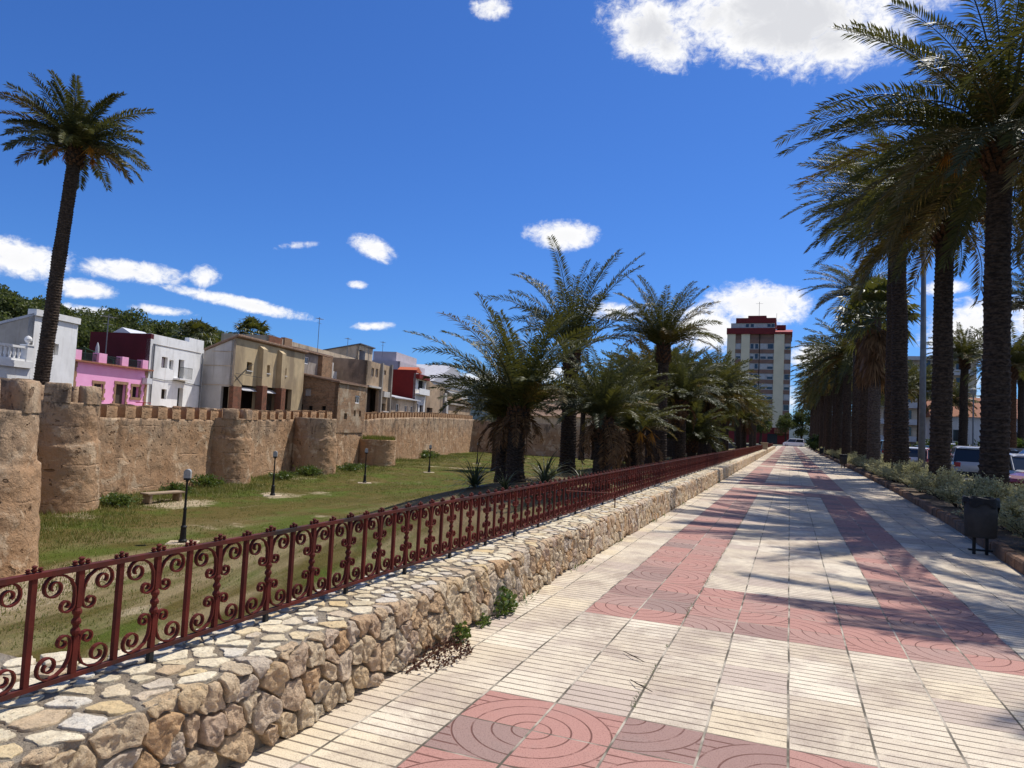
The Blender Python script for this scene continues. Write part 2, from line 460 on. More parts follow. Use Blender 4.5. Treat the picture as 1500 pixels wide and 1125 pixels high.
    hgt = t.math('SUBTRACT', t.math('MULTIPLY', n3, .12), t.math('MAXIMUM', pat, joint))
    t.put(b.inputs['Normal'], t.bump(hgt, .55, .006))
    return ma


M['paving'] = pavement_mat()


def grass_mat():
    ma, t, b, o = new_mat('park grass and bare earth')
    co = objco(t)
    x, y, z = t.sep(co)
    n1 = t.noise(co, .11, 6, .6, .5)
    n2 = t.noise(co, .55, 6, .65, .4)
    n3 = t.noise(co, 4.0, 5, .7)
    n4 = t.noise(t.vmul(co, (.9, .16, 1)), .6, 5, .6, .4)
    n5 = t.noise(co, 1.7, 6, .7, .5)
    c = t.mix(t.step(n2, .3, .7), (.080, .070, .014), (.125, .098, .024))
    c = t.mix(t.math('MULTIPLY', t.step(n1, .42, .62), .7), c, (.15, .105, .034))
    c = t.mix(t.math('MULTIPLY', t.step(n3, .45, .75), .45), c, (.17, .135, .05))
    c = t.mix(t.math('MULTIPLY', t.step(t.noise(co, .33, 5, .6), .46, .62), .8), c, (.085, .118, .016))
    # mown pale band nearer the promenade, streaky along the walk
    band = t.math('MULTIPLY', t.step(x, -24.0, -16.0), t.math('SUBTRACT', 1.0, t.step(y, 30.0, 55.0)))
    st = t.math('MULTIPLY', t.step(n4, .42, .62), band)
    c = t.mix(t.math('MULTIPLY', st, .75), c, (.36, .275, .15))
    # bare sandy ground: patches, a worn path past the near tower, the spot round the bench
    dist_p = t.math('ABSOLUTE', t.math('ADD', x, t.math('MULTIPLY_ADD', y, .13, 15.4)))
    pth = t.math('SUBTRACT', 1.0, t.step(t.math('ADD', dist_p, t.math('MULTIPLY', t.math('SUBTRACT', n5, .5), 2.6)), .8, 1.5))
    pth = t.math('MULTIPLY', pth, t.math('SUBTRACT', 1.0, t.step(t.math('ADD', y, t.math('MULTIPLY', t.math('SUBTRACT', n2, .5), 4.0)), 13.5, 16.0)))
    bx_, by_ = t.math('ADD', x, 27.2), t.math('SUBTRACT', y, 26.2)
    db_ = t.math('SQRT', t.math('ADD', t.math('MULTIPLY', bx_, bx_), t.math('MULTIPLY', by_, by_)))
    bch = t.math('SUBTRACT', 1.0, t.step(t.math('ADD', db_, t.math('MULTIPLY', t.math('SUBTRACT', n5, .5), 3.0)), .9, 1.9))
    sp = t.math('MULTIPLY', t.step(t.noise(co, .24, 6, .65, .6), .59, .67), .75)
    sp = t.math('MAXIMUM', sp, t.math('MAXIMUM', pth, bch))
    c = t.mix(t.math('MULTIPLY', sp, .9), c, t.mix(t.step(n3, .35, .65), (.42, .32, .2), (.56, .45, .30)))
    # earth bed under the palms
    bed = t.math('MULTIPLY', t.step(z, -2.2, -1.0), t.step(n2, .3, .6))
    c = t.mix(t.math('MULTIPLY', bed, .8), c, (.20, .145, .085))
    t.put(b.inputs['Base Color'], c)
    b.inputs['Roughness'].default_value = .95
    b.inputs['Specular IOR Level'].default_value = .1
    t.put(b.inputs['Normal'], t.bump(t.math('ADD', n3, t.noise(co, 22, 4, .7)), .9, .08))
    return ma


M['grass'] = grass_mat()
M['soil'] = plain('bed soil', (.13, .09, .055), (.075, .052, .034), 4, .95, .9, .04, stain=(.2, .15, .09))
M['asphalt'] = plain('asphalt', (.075, .075, .078), (.05, .05, .052), 3, .85, .5)
M['sand'] = plain('sandy earth', (.52, .42, .29), (.42, .33, .22), 3, .95, .8, .03)
M['far_ground'] = plain('distant ground', (.13, .11, .06), (.08, .085, .035), .06, .95, .3)
M['hill'] = plain('wooded hill', (.035, .05, .022), (.055, .065, .03), .12, .95, .9, 1.0)
M['far_hill'] = plain('bluish far hill', (.040, .062, .078), (.032, .052, .062), .02, .95, 0)  # distance haze is put into the colour as a blue tint


def earthwall_mat():
    ma, t, b, o = new_mat('weathered rammed earth')
    co = objco(t)
    x, y, z = t.sep(co)
    n1 = t.noise(co, .35, 6, .6, .4)
    n2 = t.noise(co, 1.4, 7, .68, .3)
    n3 = t.noise(co, 7, 6, .7)
    c = t.mix(t.step(n1, .3, .7), (.37, .215, .115), (.45, .285, .165))
    c = t.mix(t.math('MULTIPLY', t.step(n2, .42, .7), .7), c, (.35, .24, .15))
    c = t.mix(t.math('MULTIPLY', t.step(t.noise(co, .8, 7, .7, .8), .53, .62), .8), c, (.60, .45, .30))
    # eroded upper parts, greyish, with black lichen
    hgt = t.step(t.math('ADD', z, t.math('MULTIPLY', t.math('SUBTRACT', n1, .5), 5.0)), 2.4, 5.0)
    c = t.mix(t.math('MULTIPLY', hgt, .5), c, (.37, .285, .20))
    li = t.math('MULTIPLY', t.step(t.noise(t.vmul(co, (1, 1, .45)), 1.0, 7, .72, .5), .50, .60), t.step(z, 1.6, 4.6))
    c = t.mix(t.math('MULTIPLY', li, .75), c, (.085, .068, .055))
    pit = t.math('MAXIMUM', t.step(n3, .60, .72), t.math('MULTIPLY', t.step(t.noise(co, 2.6, 3, .5), .66, .70), 1.0))
    c = t.mix(t.math('MULTIPLY', pit, .7), c, (.14, .08, .045))
    st_ = t.noise(t.vmul(co, (1.3, 1.3, .16)), 1.0, 6, .65, .3)
    c = t.mix(t.math('MULTIPLY', t.step(st_, .52, .68), .55), c, (.20, .13, .08))
    al = t.math('DIVIDE', t.math('MULTIPLY_ADD', x, -.45, y), .95)
    zz = t.math('DIVIDE', t.math('ADD', z, .2), .78)
    fa = t.math('SUBTRACT', t.math('FRACT', al), .5)
    fz = t.math('SUBTRACT', t.math('FRACT', zz), .5)
    hd = t.math('SQRT', t.math('ADD', t.math('MULTIPLY', fa, fa), t.math('MULTIPLY', fz, fz)))
    whn = t.node('ShaderNodeTexWhiteNoise', noise_dimensions='2D')
    t.put(whn.inputs['Vector'], t.comb(t.math('FLOOR', al), t.math('FLOOR', zz), 0.0))
    hole = t.math('MULTIPLY', t.math('SUBTRACT', 1.0, t.step(hd, .05, .085)), t.math('MULTIPLY', t.math('GREATER_THAN', whn.outputs['Value'], .45), t.math('GREATER_THAN', z, 1.1)))
    pit = t.math('MAXIMUM', pit, hole)
    c = t.mix(t.math('MULTIPLY', hole, .6), c, (.07, .042, .027))  # putlog holes are bump plus a dark colour for the shade inside
    lift = t.math('FRACT', t.math('ADD', t.math('MULTIPLY', t.math('ADD', z, t.math('MULTIPLY', n2, .25)), .62), .2))
    led = t.math('SUBTRACT', 1.0, t.step(t.math('ABSOLUTE', t.math('SUBTRACT', lift, .5)), .0, .035))
    led = t.math('MULTIPLY', led, t.step(t.noise(co, .7, 3), .48, .6))
    c = t.mix(t.math('MULTIPLY', led, .3), c, (.15, .09, .055))
    t.put(b.inputs['Base Color'], c)
    b.inputs['Roughness'].default_value = .95
    b.inputs['Specular IOR Level'].default_value = .1
    pit = t.math('MAXIMUM', pit, t.math('MULTIPLY', led, .3))
    hh = t.math('ADD', t.math('MULTIPLY', n2, 1.6), t.math('SUBTRACT', t.math('MULTIPLY', n3, .5), t.math('MULTIPLY', pit, .8)))
    t.put(b.inputs['Normal'], t.bump(hh, .9, .10))
    return ma


M['earth'] = earthwall_mat()


def brick_mat(name, c1, c2, mc, scale=1.0, cover=None):
    ma, t, b, o = new_mat(name)
    co = objco(t)
    x, y, z = t.sep(co)
    vec = t.comb(t.math('ADD', x, y), z, 0.0)
    bt = t.node('ShaderNodeTexBrick')
    t.put(bt.inputs['Vector'], vec)
    bt.inputs['Color1'].default_value = (*c1, 1)
    bt.inputs['Color2'].default_value = (*c2, 1)
    bt.inputs['Mortar'].default_value = (*mc, 1)
    bt.inputs['Scale'].default_value = scale
    bt.inputs['Brick Width'].default_value = .34
    bt.inputs['Row Height'].default_value = .13
    bt.inputs['Mortar Size'].default_value = .018
    n = t.noise(co, 2.2, 7, .7, .5)
    c = t.mix(t.math('MULTIPLY', t.step(n, .4, .7), .7), bt.outputs[0], (.13, .085, .055))
    if cover:
        n2 = t.noise(co, .7, 6, .65, .5)
        c = t.mix(t.step(n2, .5, .6), c, cover)
    t.put(b.inputs['Base Color'], c)
    b.inputs['Roughness'].default_value = .95
    b.inputs['Specular IOR Level'].default_value = .1
    t.put(b.inputs['Normal'], t.bump(t.math('ADD', n, t.math('MULTIPLY', bt.outputs['Fac'], -.5)), .9, .06))
    return ma


M['rubble'] = brick_mat('rubble masonry', (.42, .235, .13), (.30, .18, .105), (.36, .28, .19), 1.0)
M['rubble_plaster'] = brick_mat('rubble with plaster remains', (.44, .26, .145), (.31, .19, .115), (.36, .27, .18), 1.0, (.47, .37, .26))
M['redbrick'] = brick_mat('red brick', (.32, .11, .06), (.24, .085, .05), (.24, .18, .13), 1.4)


# ------------------------------------------------------------------ mesh builder
class MB:
    def __init__(self):
        self.v = []
        self.f = []

    def add(self, vs, fs):
        o = len(self.v)
        self.v += [tuple(p) for p in vs]
        self.f += [tuple(i + o for i in q) for q in fs]

    def box(self, x0, x1, y0, y1, z0, z1):
        self.add([(x0, y0, z0), (x1, y0, z0), (x1, y1, z0), (x0, y1, z0), (x0, y0, z1), (x1, y0, z1), (x1, y1, z1), (x0, y1, z1)],
                 [(3, 2, 1, 0), (4, 5, 6, 7), (0, 1, 5, 4), (1, 2, 6, 5), (2, 3, 7, 6), (3, 0, 4, 7)])

    def obox(self, o, ax, ay, az):
        """box from corner o along three edge vectors"""
        o, ax, ay, az = Vector(o), Vector(ax), Vector(ay), Vector(az)
        p = [o, o + ax, o + ax + ay, o + ay]
        self.add(p + [q + az for q in p], [(3, 2, 1, 0), (4, 5, 6, 7), (0, 1, 5, 4), (1, 2, 6, 5), (2, 3, 7, 6), (3, 0, 4, 7)])

    def prism(self, base, vec):
        n = len(base)
        vec = Vector(vec)
        self.add([Vector(p) for p in base] + [Vector(p) + vec for p in base],
                 [tuple(range(n - 1, -1, -1)), tuple(range(n, 2 * n))] + [(i, (i + 1) % n, n + (i + 1) % n, n + i) for i in range(n)])

    def tube(self, pts, rad, n=8, cap=True):
        pts = [Vector(p) for p in pts]
        rr = rad if isinstance(rad, (list, tuple)) else [rad] * len(pts)
        vs, fs = [], []
        ref = Vector((.31, .17, .93))
        for i, p in enumerate(pts):
            d = (pts[min(i + 1, len(pts) - 1)] - pts[max(i - 1, 0)]).normalized()
            if abs(d.dot(ref)) > .95: ref = Vector((1, 0, 0))
            a = d.cross(ref).normalized()
            b = d.cross(a)
            for k in range(n):
                t = 2 * PI * k / n
                vs.append(p + (a * math.cos(t) + b * math.sin(t)) * rr[i])
        for i in range(len(pts) - 1):
            for k in range(n):
                fs.append((i * n + k, i * n + (k + 1) % n, (i + 1) * n + (k + 1) % n, (i + 1) * n + k))
        if cap:
            fs.append(tuple(range(n - 1, -1, -1)))
            fs.append(tuple(range((len(pts) - 1) * n, len(pts) * n)))
        self.add(vs, fs)

    def lathe(self, prof, n=16, c=(0, 0, 0), sq=None):
        vs, fs = [], []
        for (rd, z) in prof:
            for k in range(n):
                t = 2 * PI * k / n
                vs.append((c[0] + rd * math.cos(t) * (sq[0] if sq else 1), c[1] + rd * math.sin(t) * (sq[1] if sq else 1), c[2] + z))
        for i in range(len(prof) - 1):
            for k in range(n):
                fs.append((i * n + k, i * n + (k + 1) % n, (i + 1) * n + (k + 1) % n, (i + 1) * n + k))
        fs.append(tuple(range(n - 1, -1, -1)))
        fs.append(tuple(range((len(prof) - 1) * n, len(prof) * n)))
        self.add(vs, fs)

    def mesh(self, name, mats, smooth=False):
        me = bpy.data.meshes.new(name)
        me.from_pydata(self.v, [], self.f)
        for q in (mats if isinstance(mats, (list, tuple)) else [mats]): me.materials.append(q)
        if smooth: me.polygons.foreach_set('use_smooth', [True] * len(me.polygons))
        me.update()
        return me

    def build(self, name, mats, parent=None, loc=None, smooth=False, rotz=0):
        return obj(name, self.mesh(name, mats, smooth), parent, loc, rotz)


def obj(name, me, parent=None, loc=None, rotz=0):
    o = bpy.data.objects.new(name, me)
    C.objects.link(o)
    if parent is not None: o.parent = parent
    if loc is not None: o.location = loc
    if rotz: o.rotation_euler.z = rotz
    return o


def tag(o, label=None, cat=None, group=None, kind=None):
    if label: o['label'] = label
    if cat: o['category'] = cat
    if group: o['group'] = group
    if kind: o['kind'] = kind
    return o


def thing(name, label, cat, loc=(0, 0, 0), rotz=0, group=None):
    return tag(obj(name, None, None, loc, rotz), label, cat, group)


def copy_tree(o, parent=None):
    c = o.copy()
    C.objects.link(c)
    if parent is not None: c.parent = parent
    for ch in list(o.children): copy_tree(ch, c)
    return c


def bevel(o, w=.01, seg=2):
    md = o.modifiers.new('bevel', 'BEVEL')
    md.width = w
    md.segments = seg
    md.limit_method = 'ANGLE'
    return o


# ------------------------------------------------------------------ terrain
def sstep(x, a, b):
    t = max(0.0, min(1.0, (x - a) / (b - a)))
    return t * t * (3 - 2 * t)


def park_z(x, y):
    bank = sstep(x, -19.5, -9.0) * sstep(y, 9.0, 25.0)
    z = -3.0 + 2.45 * bank
    z += .10 * noise.noise((x * .16, y * .16, 0)) + .04 * noise.noise((x * .7, y * .7, 3.1))
    return z


def grid_sheet(name, xs, ys, zf, ma, kind='structure'):
    mb = MB()
    nx = len(xs)
    mb.v = [(x, y, zf(x, y)) for y in ys for x in xs]
    mb.f = [(j * nx + i, j * nx + i + 1, (j + 1) * nx + i + 1, (j + 1) * nx + i) for j in range(len(ys) - 1) for i in range(nx - 1)]
    return tag(mb.build(name, ma, smooth=True), kind=kind)


def frange(a, b, n): return [a + (b - a) * i / (n - 1) for i in range(n)]


grid_sheet('park_ground', frange(-64, -2.6, 124), frange(-6, 190, 260), park_z, M['grass'])
# wide ground to the horizon, lower than everything
g = MB()
g.add([(-4000, -300, -3.6), (4000, -300, -3.6), (4000, 5000, -3.6), (-4000, 5000, -3.6)], [(0, 1, 2, 3)])
tag(g.build('ground', M['far_ground']), kind='structure')
# promenade slab, bed, parking
KERB = [(2.30, -4), (2.38, 4), (2.68, 10.4), (2.88, 15), (3.03, 20), (3.18, 26), (3.28, 38.0), (3.35, 60), (3.45, 90), (3.5, 190)]


def kerb_x(y):
    for (x0, y0), (x1, y1) in zip(KERB, KERB[1:]):
        if y <= y1: return x0 + (x1 - x0) * (y - y0) / (y1 - y0)
    return KERB[-1][0]


def slab(name, x0, x1, y0, y1, z0, z1, ma):
    mb = MB()
    mb.box(x0, x1, y0, y1, z0, z1)
    return tag(mb.build(name, ma), kind='structure')


slab('promenade', -2.75, 4.0, -5, 190, -3.7, 0, M['paving'])
slab('parking_lot', 5.8, 70, -5, 190, -3.7, -.04, M['asphalt'])
slab('road', -60, 70, 190, 205, -3.7, -.02, M['asphalt'])
mb = MB()
ys = frange(-4.5, 189.5, 240)
mb.v = [(x + (kerb_x(y) + .1 if i < 2 else 5.8) * 1, y, .1 + .05 * noise.noise((x * 3 + i * 1.7, y * .9, 0))) for y in ys for i, x in enumerate((0, .5, -1.2, 0))]
mb.f = [(j * 4 + i, j * 4 + i + 1, (j + 1) * 4 + i + 1, (j + 1) * 4 + i) for j in range(len(ys) - 1) for i in range(3)]
tag(mb.build('bed_soil', M['soil'], smooth=True), kind='structure')
slab('bed_base', 4.0, 5.8, -5, 190, -3.7, .02, M['soil'])
# hills
def hill(name, cx, cy, rx, ry, h, z0, ma, n=48, seed=0):
    mb = MB()
    for j in range(n + 1):
        for i in range(n + 1):
            a, b2 = -1 + 2 * i / n, -1 + 2 * j / n
            q = max(0, 1 - a * a) * max(0, 1 - b2 * b2)
            x, y = cx + a * rx, cy + b2 * ry
            z = z0 + h * (q ** .8) * (1 + .25 * noise.noise((x / rx * 2.5 + seed, y / ry * 2.5, seed)))
            mb.v.append((x, y, z))
    mb.f = [(j * (n + 1) + i, j * (n + 1) + i + 1, (j + 1) * (n + 1) + i + 1, (j + 1) * (n + 1) + i) for j in range(n) for i in range(n)]
    return tag(mb.build(name, ma, smooth=True), kind='structure')


hill('hill', -122, 80, 50, 78, 17, -4, M['hill'], seed=2)
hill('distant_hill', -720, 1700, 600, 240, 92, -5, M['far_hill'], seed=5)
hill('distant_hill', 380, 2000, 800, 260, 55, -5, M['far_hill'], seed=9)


# ------------------------------------------------------------------ low stone wall beside the promenade
def voronoi_cells(x0, x1, y0, y1, sx, sy, rng, jit=.42, drop=.22):
    nx, ny = max(1, round((x1 - x0) / sx)), max(1, round((y1 - y0) / sy))
    dx, dy = (x1 - x0) / nx, (y1 - y0) / ny
    P = {}
    for i in range(-3, nx + 3):
        for j in range(-3, ny + 3):
            ox = .5 * (j % 2)
            if rng.random() < drop: continue
            P[i, j] = (x0 + (i + .5 + ox + rng.uniform(-jit, jit)) * dx, y0 + (j + .5 + rng.uniform(-jit, jit)) * dy)
    cells = []
    for i in range(0, nx):
        for j in range(0, ny):
            if (i, j) not in P: continue
            c = P[i, j]
            poly = [(c[0] - 3 * dx, max(y0, c[1] - 3 * dy)), (c[0] + 3 * dx, max(y0, c[1] - 3 * dy)), (c[0] + 3 * dx, min(y1, c[1] + 3 * dy)), (c[0] - 3 * dx, min(y1, c[1] + 3 * dy))]
            for a in range(-3, 4):
                for b in range(-3, 4):
                    if (a or b) and (i + a, j + b) in P:
                        q = P[i + a, j + b]
                        nxn, nyn = q[0] - c[0], q[1] - c[1]
                        mx, my = (q[0] + c[0]) / 2, (q[1] + c[1]) / 2
                        out = []
                        for k in range(len(poly)):
                            p0, p1 = poly[k], poly[(k + 1) % len(poly)]
                            d0 = (p0[0] - mx) * nxn + (p0[1] - my) * nyn
                            d1 = (p1[0] - mx) * nxn + (p1[1] - my) * nyn
                            if d0 <= 0: out.append(p0)
                            if (d0 < 0) != (d1 < 0):
                                t = d0 / (d0 - d1)
                                out.append((p0[0] + (p1[0] - p0[0]) * t, p0[1] + (p1[1] - p0[1]) * t))
                        poly = out
                        if len(poly) < 3: break
            if len(poly) >= 3: cells.append(poly)
    return cells


def stone(mb, poly, place, gap, high, rough, rng, fine=False):
    """one rounded irregular stone from a cell outline; place(a, b, h) -> point"""
    n = len(poly)
    cx = sum(p[0] for p in poly) / n
    cy = sum(p[1] for p in poly) / n
    out = []
    for k in range(n):       # trimmed corners, extra points along the long sides
        p, q = poly[k], poly[(k + 1) % n]
        d = math.dist(p, q)
        c_ = min(.25, .008 / max(d, 1e-4))
        out.append((p[0] * (1 - c_) + q[0] * c_, p[1] * (1 - c_) + q[1] * c_))
        m_ = int(d / (.02 if fine else .045))
        for i in range(1, m_):
            t = c_ + (1 - 2 * c_) * i / m_
            out.append((p[0] * (1 - t) + q[0] * t, p[1] * (1 - t) + q[1] * t))
        out.append((p[0] * c_ + q[0] * (1 - c_), p[1] * c_ + q[1] * (1 - c_)))
    rad = sum(math.dist(p, (cx, cy)) for p in out) / len(out)
    if rad < .025: return
    k0 = max(.6, 1 - gap / rad)
    tx, ty = rng.uniform(-1, 1), rng.uniform(-1, 1)
    s = rng.uniform(0, 99)
    rings = [(1.0, -.06), (1.0, high * .30), (.98, high * .8), (.88, high), (.62, high), (.34, high)]
    if fine: rings = [(1.0, -.07), (1.0, -.02), (.995, high * .35), (.975, high * .8), (.92, high), (.83, high), (.72, high), (.60, high), (.47, high), (.33, high), (.17, high)]
    vs = []
    for ri, (sc, h) in enumerate(rings):
        for p in out:
            a = cx + (p[0] - cx) * k0 * sc
            b = cy + (p[1] - cy) * k0 * sc
            nz = (noise.noise((a * 11 + s, b * 11, s)) + .7 * noise.noise((a * 27 + s, b * 27, s)) + (.55 * noise.noise((a * 62, b * 62, s)) - .5 * abs(noise.noise((a * 19, b * 19 + s, s))) if fine else 0)) * rough
            nl = .017 * noise.noise((a * 13 + s, b * 13, 3)) + .010 * noise.noise((a * 38 + s, b * 38, 5))
            hh = h + ((nz + (tx * (a - cx) + ty * (b - cy)) * .13 * min(1, high / .02)) * (.4 if ri == (2 if fine else 1) else 1) if h > 0 else 0)
            vs.append(place(a + nl, b - nl, hh))
    vs.append(place(cx, cy, high + rough * .4 * rng.uniform(-1, 1)))
    m_ = len(out)
    fs = []
    for i in range(len(rings) - 1):
        for k in range(m_): fs.append((i * m_ + k, i * m_ + (k + 1) % m_, (i + 1) * m_ + (k + 1) % m_, (i + 1) * m_ + k))
    b0 = (len(rings) - 1) * m_
    for k in range(m_): fs.append((b0 + k, b0 + (k + 1) % m_, len(rings) * m_))
    mb.add(vs, fs)


WX, WH, WT = -2.22, .405, .56   # face, height, depth of the top


def back_edge(y):
    return WT + (.62 * (1 - sstep(y, 1.9, 2.5)))


def low_wall(label, y0, y1, fine_to, seed):
    rng = random.Random(seed)
    t = thing('stone_wall', label, 'wall', (WX, (y0 + y1) / 2, 0))
    ym = (y0 + y1) / 2
    core = MB()
    core.box(-WT + .02, -.016, y0 - ym, y1 - ym, -3.3, WH - .006)
    obj('mortar', core.mesh('mortar', M['mortar']), t)
    if y0 < 2:
        c2 = MB()
        c2.box(-1.15, -WT + .02, y0 - ym, 2.2 - ym, -3.3, WH - .010)
        obj('mortar', c2.mesh('mortar', M['mortar']), t)
    K = .035

    def place(a, b, h):      # a along y; b up the face, round the edge, then back over the top
        wob = .018 * noise.noise((a * 1.3, 2, seed)) + .012 * noise.noise((a * 4, 9, seed))
        if b < WH - K: return (h + wob + .03 * (1 - b / WH), a - ym, b)
        if b < WH + K:
            q = (b - (WH - K)) / (2 * K) * PI / 2
            return (-K + K * math.sin(PI / 2 - q) + h * math.cos(q) + wob * math.cos(q), a - ym, WH - K + K * math.sin(q) + h * (.55 * math.sin(q)))
        return (-(b - WH), a - ym, WH + h * .35)
    mf, mt = MB(), MB()
    y = y0
    while y < y1 - .01:
        near = y < fine_to
        ye = min(y1, y + 6.0)
        sy, ss = (.105, .118) if near else (.2, .16)
        be = back_edge((y + ye) / 2 if y > 2.6 else 1.0) if y0 < 2 else WT
        for poly in voronoi_cells(y, ye, 0.0, WH + be, sy, ss, rng, .47):
            cb = sum(p[1] for p in poly) / len(poly)
            ca = sum(p[0] for p in poly) / len(poly)
            if cb > WH + back_edge(ca) + .02: continue
            if cb < WH + .05: stone(mf, poly, place, rng.uniform(.005, .012), rng.uniform(.003, .015), .016, rng, ca < 8)
            else: stone(mt, poly, place, rng.uniform(.010, .028), rng.uniform(.004, .014), .011, rng, ca < 6)
        y = ye
    obj('face_stones', mf.mesh('face_stones', M['stone_face'], True), t)
    obj('cap_stones', mt.mesh('cap_stones', M['stone_top'], True), t)
    return t


low_wall('long low wall of yellowish rubble stone carrying the near railing', -1.0, 79.0, 34, 11)
low_wall('far low stone wall continuing past the stone pier', 81.0, 128.0, 0, 12)
# stone pier at the gap
pier = MB()
pier.box(-.32, .32, -.32, .32, 0, 1.05)
pier.box(-.38, .38, -.38, .38, 1.053, 1.15)
po = bevel(pier.build('stone_pier', M['pale_kerb'], loc=(-2.5, 80.0, 0)), .02)
tag(po, 'square stone pier ending the first stretch of red railing', 'pier')
# rubble heap left of the wall
mb = MB()
rng = random.Random(5)
for i in range(150):
    a, rr_ = rng.uniform(0, 2 * PI), 1.0 * math.sqrt(rng.random())
    px, py = rr_ * math.cos(a) * .85, rr_ * math.sin(a) * .8
    pz = 3.15 * max(.0, 1 - rr_ * .35) + rng.uniform(-.12, .05)
    s_ = rng.uniform(.05, .13)
    ico = [(0, 0, 1), (.9, 0, .3), (.2, .85, .35), (-.75, .5, .3), (-.7, -.55, .35), (.3, -.85, .3), (.6, .5, -.5), (-.3, .7, -.6), (-.85, 0, -.5), (-.2, -.8, -.5), (.65, -.4, -.55), (0, 0, -1)]
    vs = [(px + q[0] * s_ * rng.uniform(.7, 1.3), py + q[1] * s_ * rng.uniform(.7, 1.3), pz + q[2] * s_ * rng.uniform(.6, 1.1)) for q in ico]
    mb.add(vs, [(0, 1, 2), (0, 2, 3), (0, 3, 4), (0, 4, 5), (0, 5, 1), (1, 6, 2), (2, 6, 7), (2, 7, 3), (3, 7, 8), (3, 8, 4), (4, 8, 9), (4, 9, 5), (5, 9, 10), (5, 10, 1), (1, 10, 6), (11, 7, 6), (11, 8, 7), (11, 9, 8), (11, 10, 9), (11, 6, 10)])
cone = MB()
cone.lathe([(1.5, 0), (1.25, 1.4), (1.0, 2.4), (.5, 3.0), (.1, 3.1)], 18)
hp = thing('rubble_heap', 'heap of loose rubble stones behind the wall at lower left', 'rubble', (-4.35, 2.15, -3.05))
cone.build('core', M['mortar'], hp, smooth=True)
mb.build('loose_stones', M['stone_face'], hp)


# ------------------------------------------------------------------ wrought iron railing
def scroll_path():
    p = []
    c1 = (.054, .118)
    for i in range(17):
        k = i / 16
        a = R(270 - 450 * k)
        rd = .007 + .027 * k
        p.append((c1[0] + rd * math.cos(a), c1[1] + rd * math.sin(a)))
    p += [(.0175, .075), (.022, .050), (.036, .026), (.060, .012)]
    c2 = (.098, .056)
    for i in range(23):
        k = i / 22
        a = R(-105 + 520 * k)
        rd = .053 - .040 * k
        p.append((c2[0] + rd * math.cos(a), c2[1] + rd * math.sin(a)))
    return p


def scroll_path_ok():
    # lower scroll: small spiral on top, stem down beside the bar, big spiral at the bottom
    p = []
    c1 = (.050, .128)
    for i in range(17):
        k = i / 16
        a = R(-270 + 450 * k)          # inside out, leaving at the left going down
        rd = .006 + .026 * k
        p.append((c1[0] + rd * math.cos(a), c1[1] + rd * math.sin(a)))
    p += [(.0165, .095), (.021, .062), (.038, .030), (.066, .011)]
    c2 = (.105, .052)
    for i in range(24):
        k = i / 23
        a = R(-90 + 500 * k)
        rd = .047 - .036 * k
        p.append((c2[0] + rd * math.cos(a), c2[1] + rd * math.sin(a)))
    return p


SP = scroll_path_ok()
RB, RT = .055, .470       # rail heights above the wall top


def ribbon(mb, pts, width, thick):
    vs, fs = [], []
    for i, (y, z) in enumerate(pts):
        y0, z0 = pts[max(i - 1, 0)]
        y1, z1 = pts[min(i + 1, len(pts) - 1)]
        l = math.hypot(y1 - y0, z1 - z0) or 1
        ny, nz = -(z1 - z0) / l * thick / 2, (y1 - y0) / l * thick / 2
        w = width / 2
        vs += [(-w, y + ny, z + nz), (w, y + ny, z + nz), (w, y - ny, z - nz), (-w, y - ny, z - nz)]
    for i in range(len(pts) - 1):
        for k in range(4): fs.append((i * 4 + k, i * 4 + (k + 1) % 4, i * 4 + 4 + (k + 1) % 4, i * 4 + 4 + k))
    fs += [(3, 2, 1, 0), tuple(range(len(pts) * 4 - 4, len(pts) * 4))]
    mb.add(vs, fs)


def finial(mb, y, z, s=1.0):
    for dy, hh, rd in ((-.028, .020, .012), (0, .032, .014), (.028, .020, .012)):
        mb.lathe([(rd * .5 * s, 0), (rd * s, hh * .35 * s), (rd * .55 * s, hh * .6 * s), (rd * .95 * s, hh * .82 * s), (rd * .3 * s, hh * s)], 6, (0, y + dy * s, z))


def baluster(detail):
    mb = MB()
    pts = SP if detail else SP[::2]
    for sgn in (1, -1):
        low = [(sgn * y, RB + .008 + z) for y, z in pts]
        high = [(sgn * y, RT - .008 - z) for y, z in pts]
        ribbon(mb, low, .018, .0065)
        ribbon(mb, high, .018, .0065)
    mb.box(-.011, .011, -.0115, .0115, RB, RB + .15)
    mb.box(-.011, .011, -.0115, .0115, RT - .15, RT)
    prof = [(.012, RB + .15)]
    n = 3
    span = (RT - .15) - (RB + .15)
    for i in range(n):
        b = RB + .15 + span * i / n
        for k, rd in ((.12, .012), (.35, .0185), (.6, .0185), (.88, .012)): prof.append((rd, b + span / n * k))
    prof.append((.012, RT - .15))
    mb.lathe(prof, 10 if detail else 6)
    finial(mb, 0, RT + .012)
    return mb


def plain_bar():
    mb = MB()
    mb.box(-.0105, .0105, -.0105, .0105, RB, RT)
    finial(mb, 0, RT + .012, .85)
    return mb


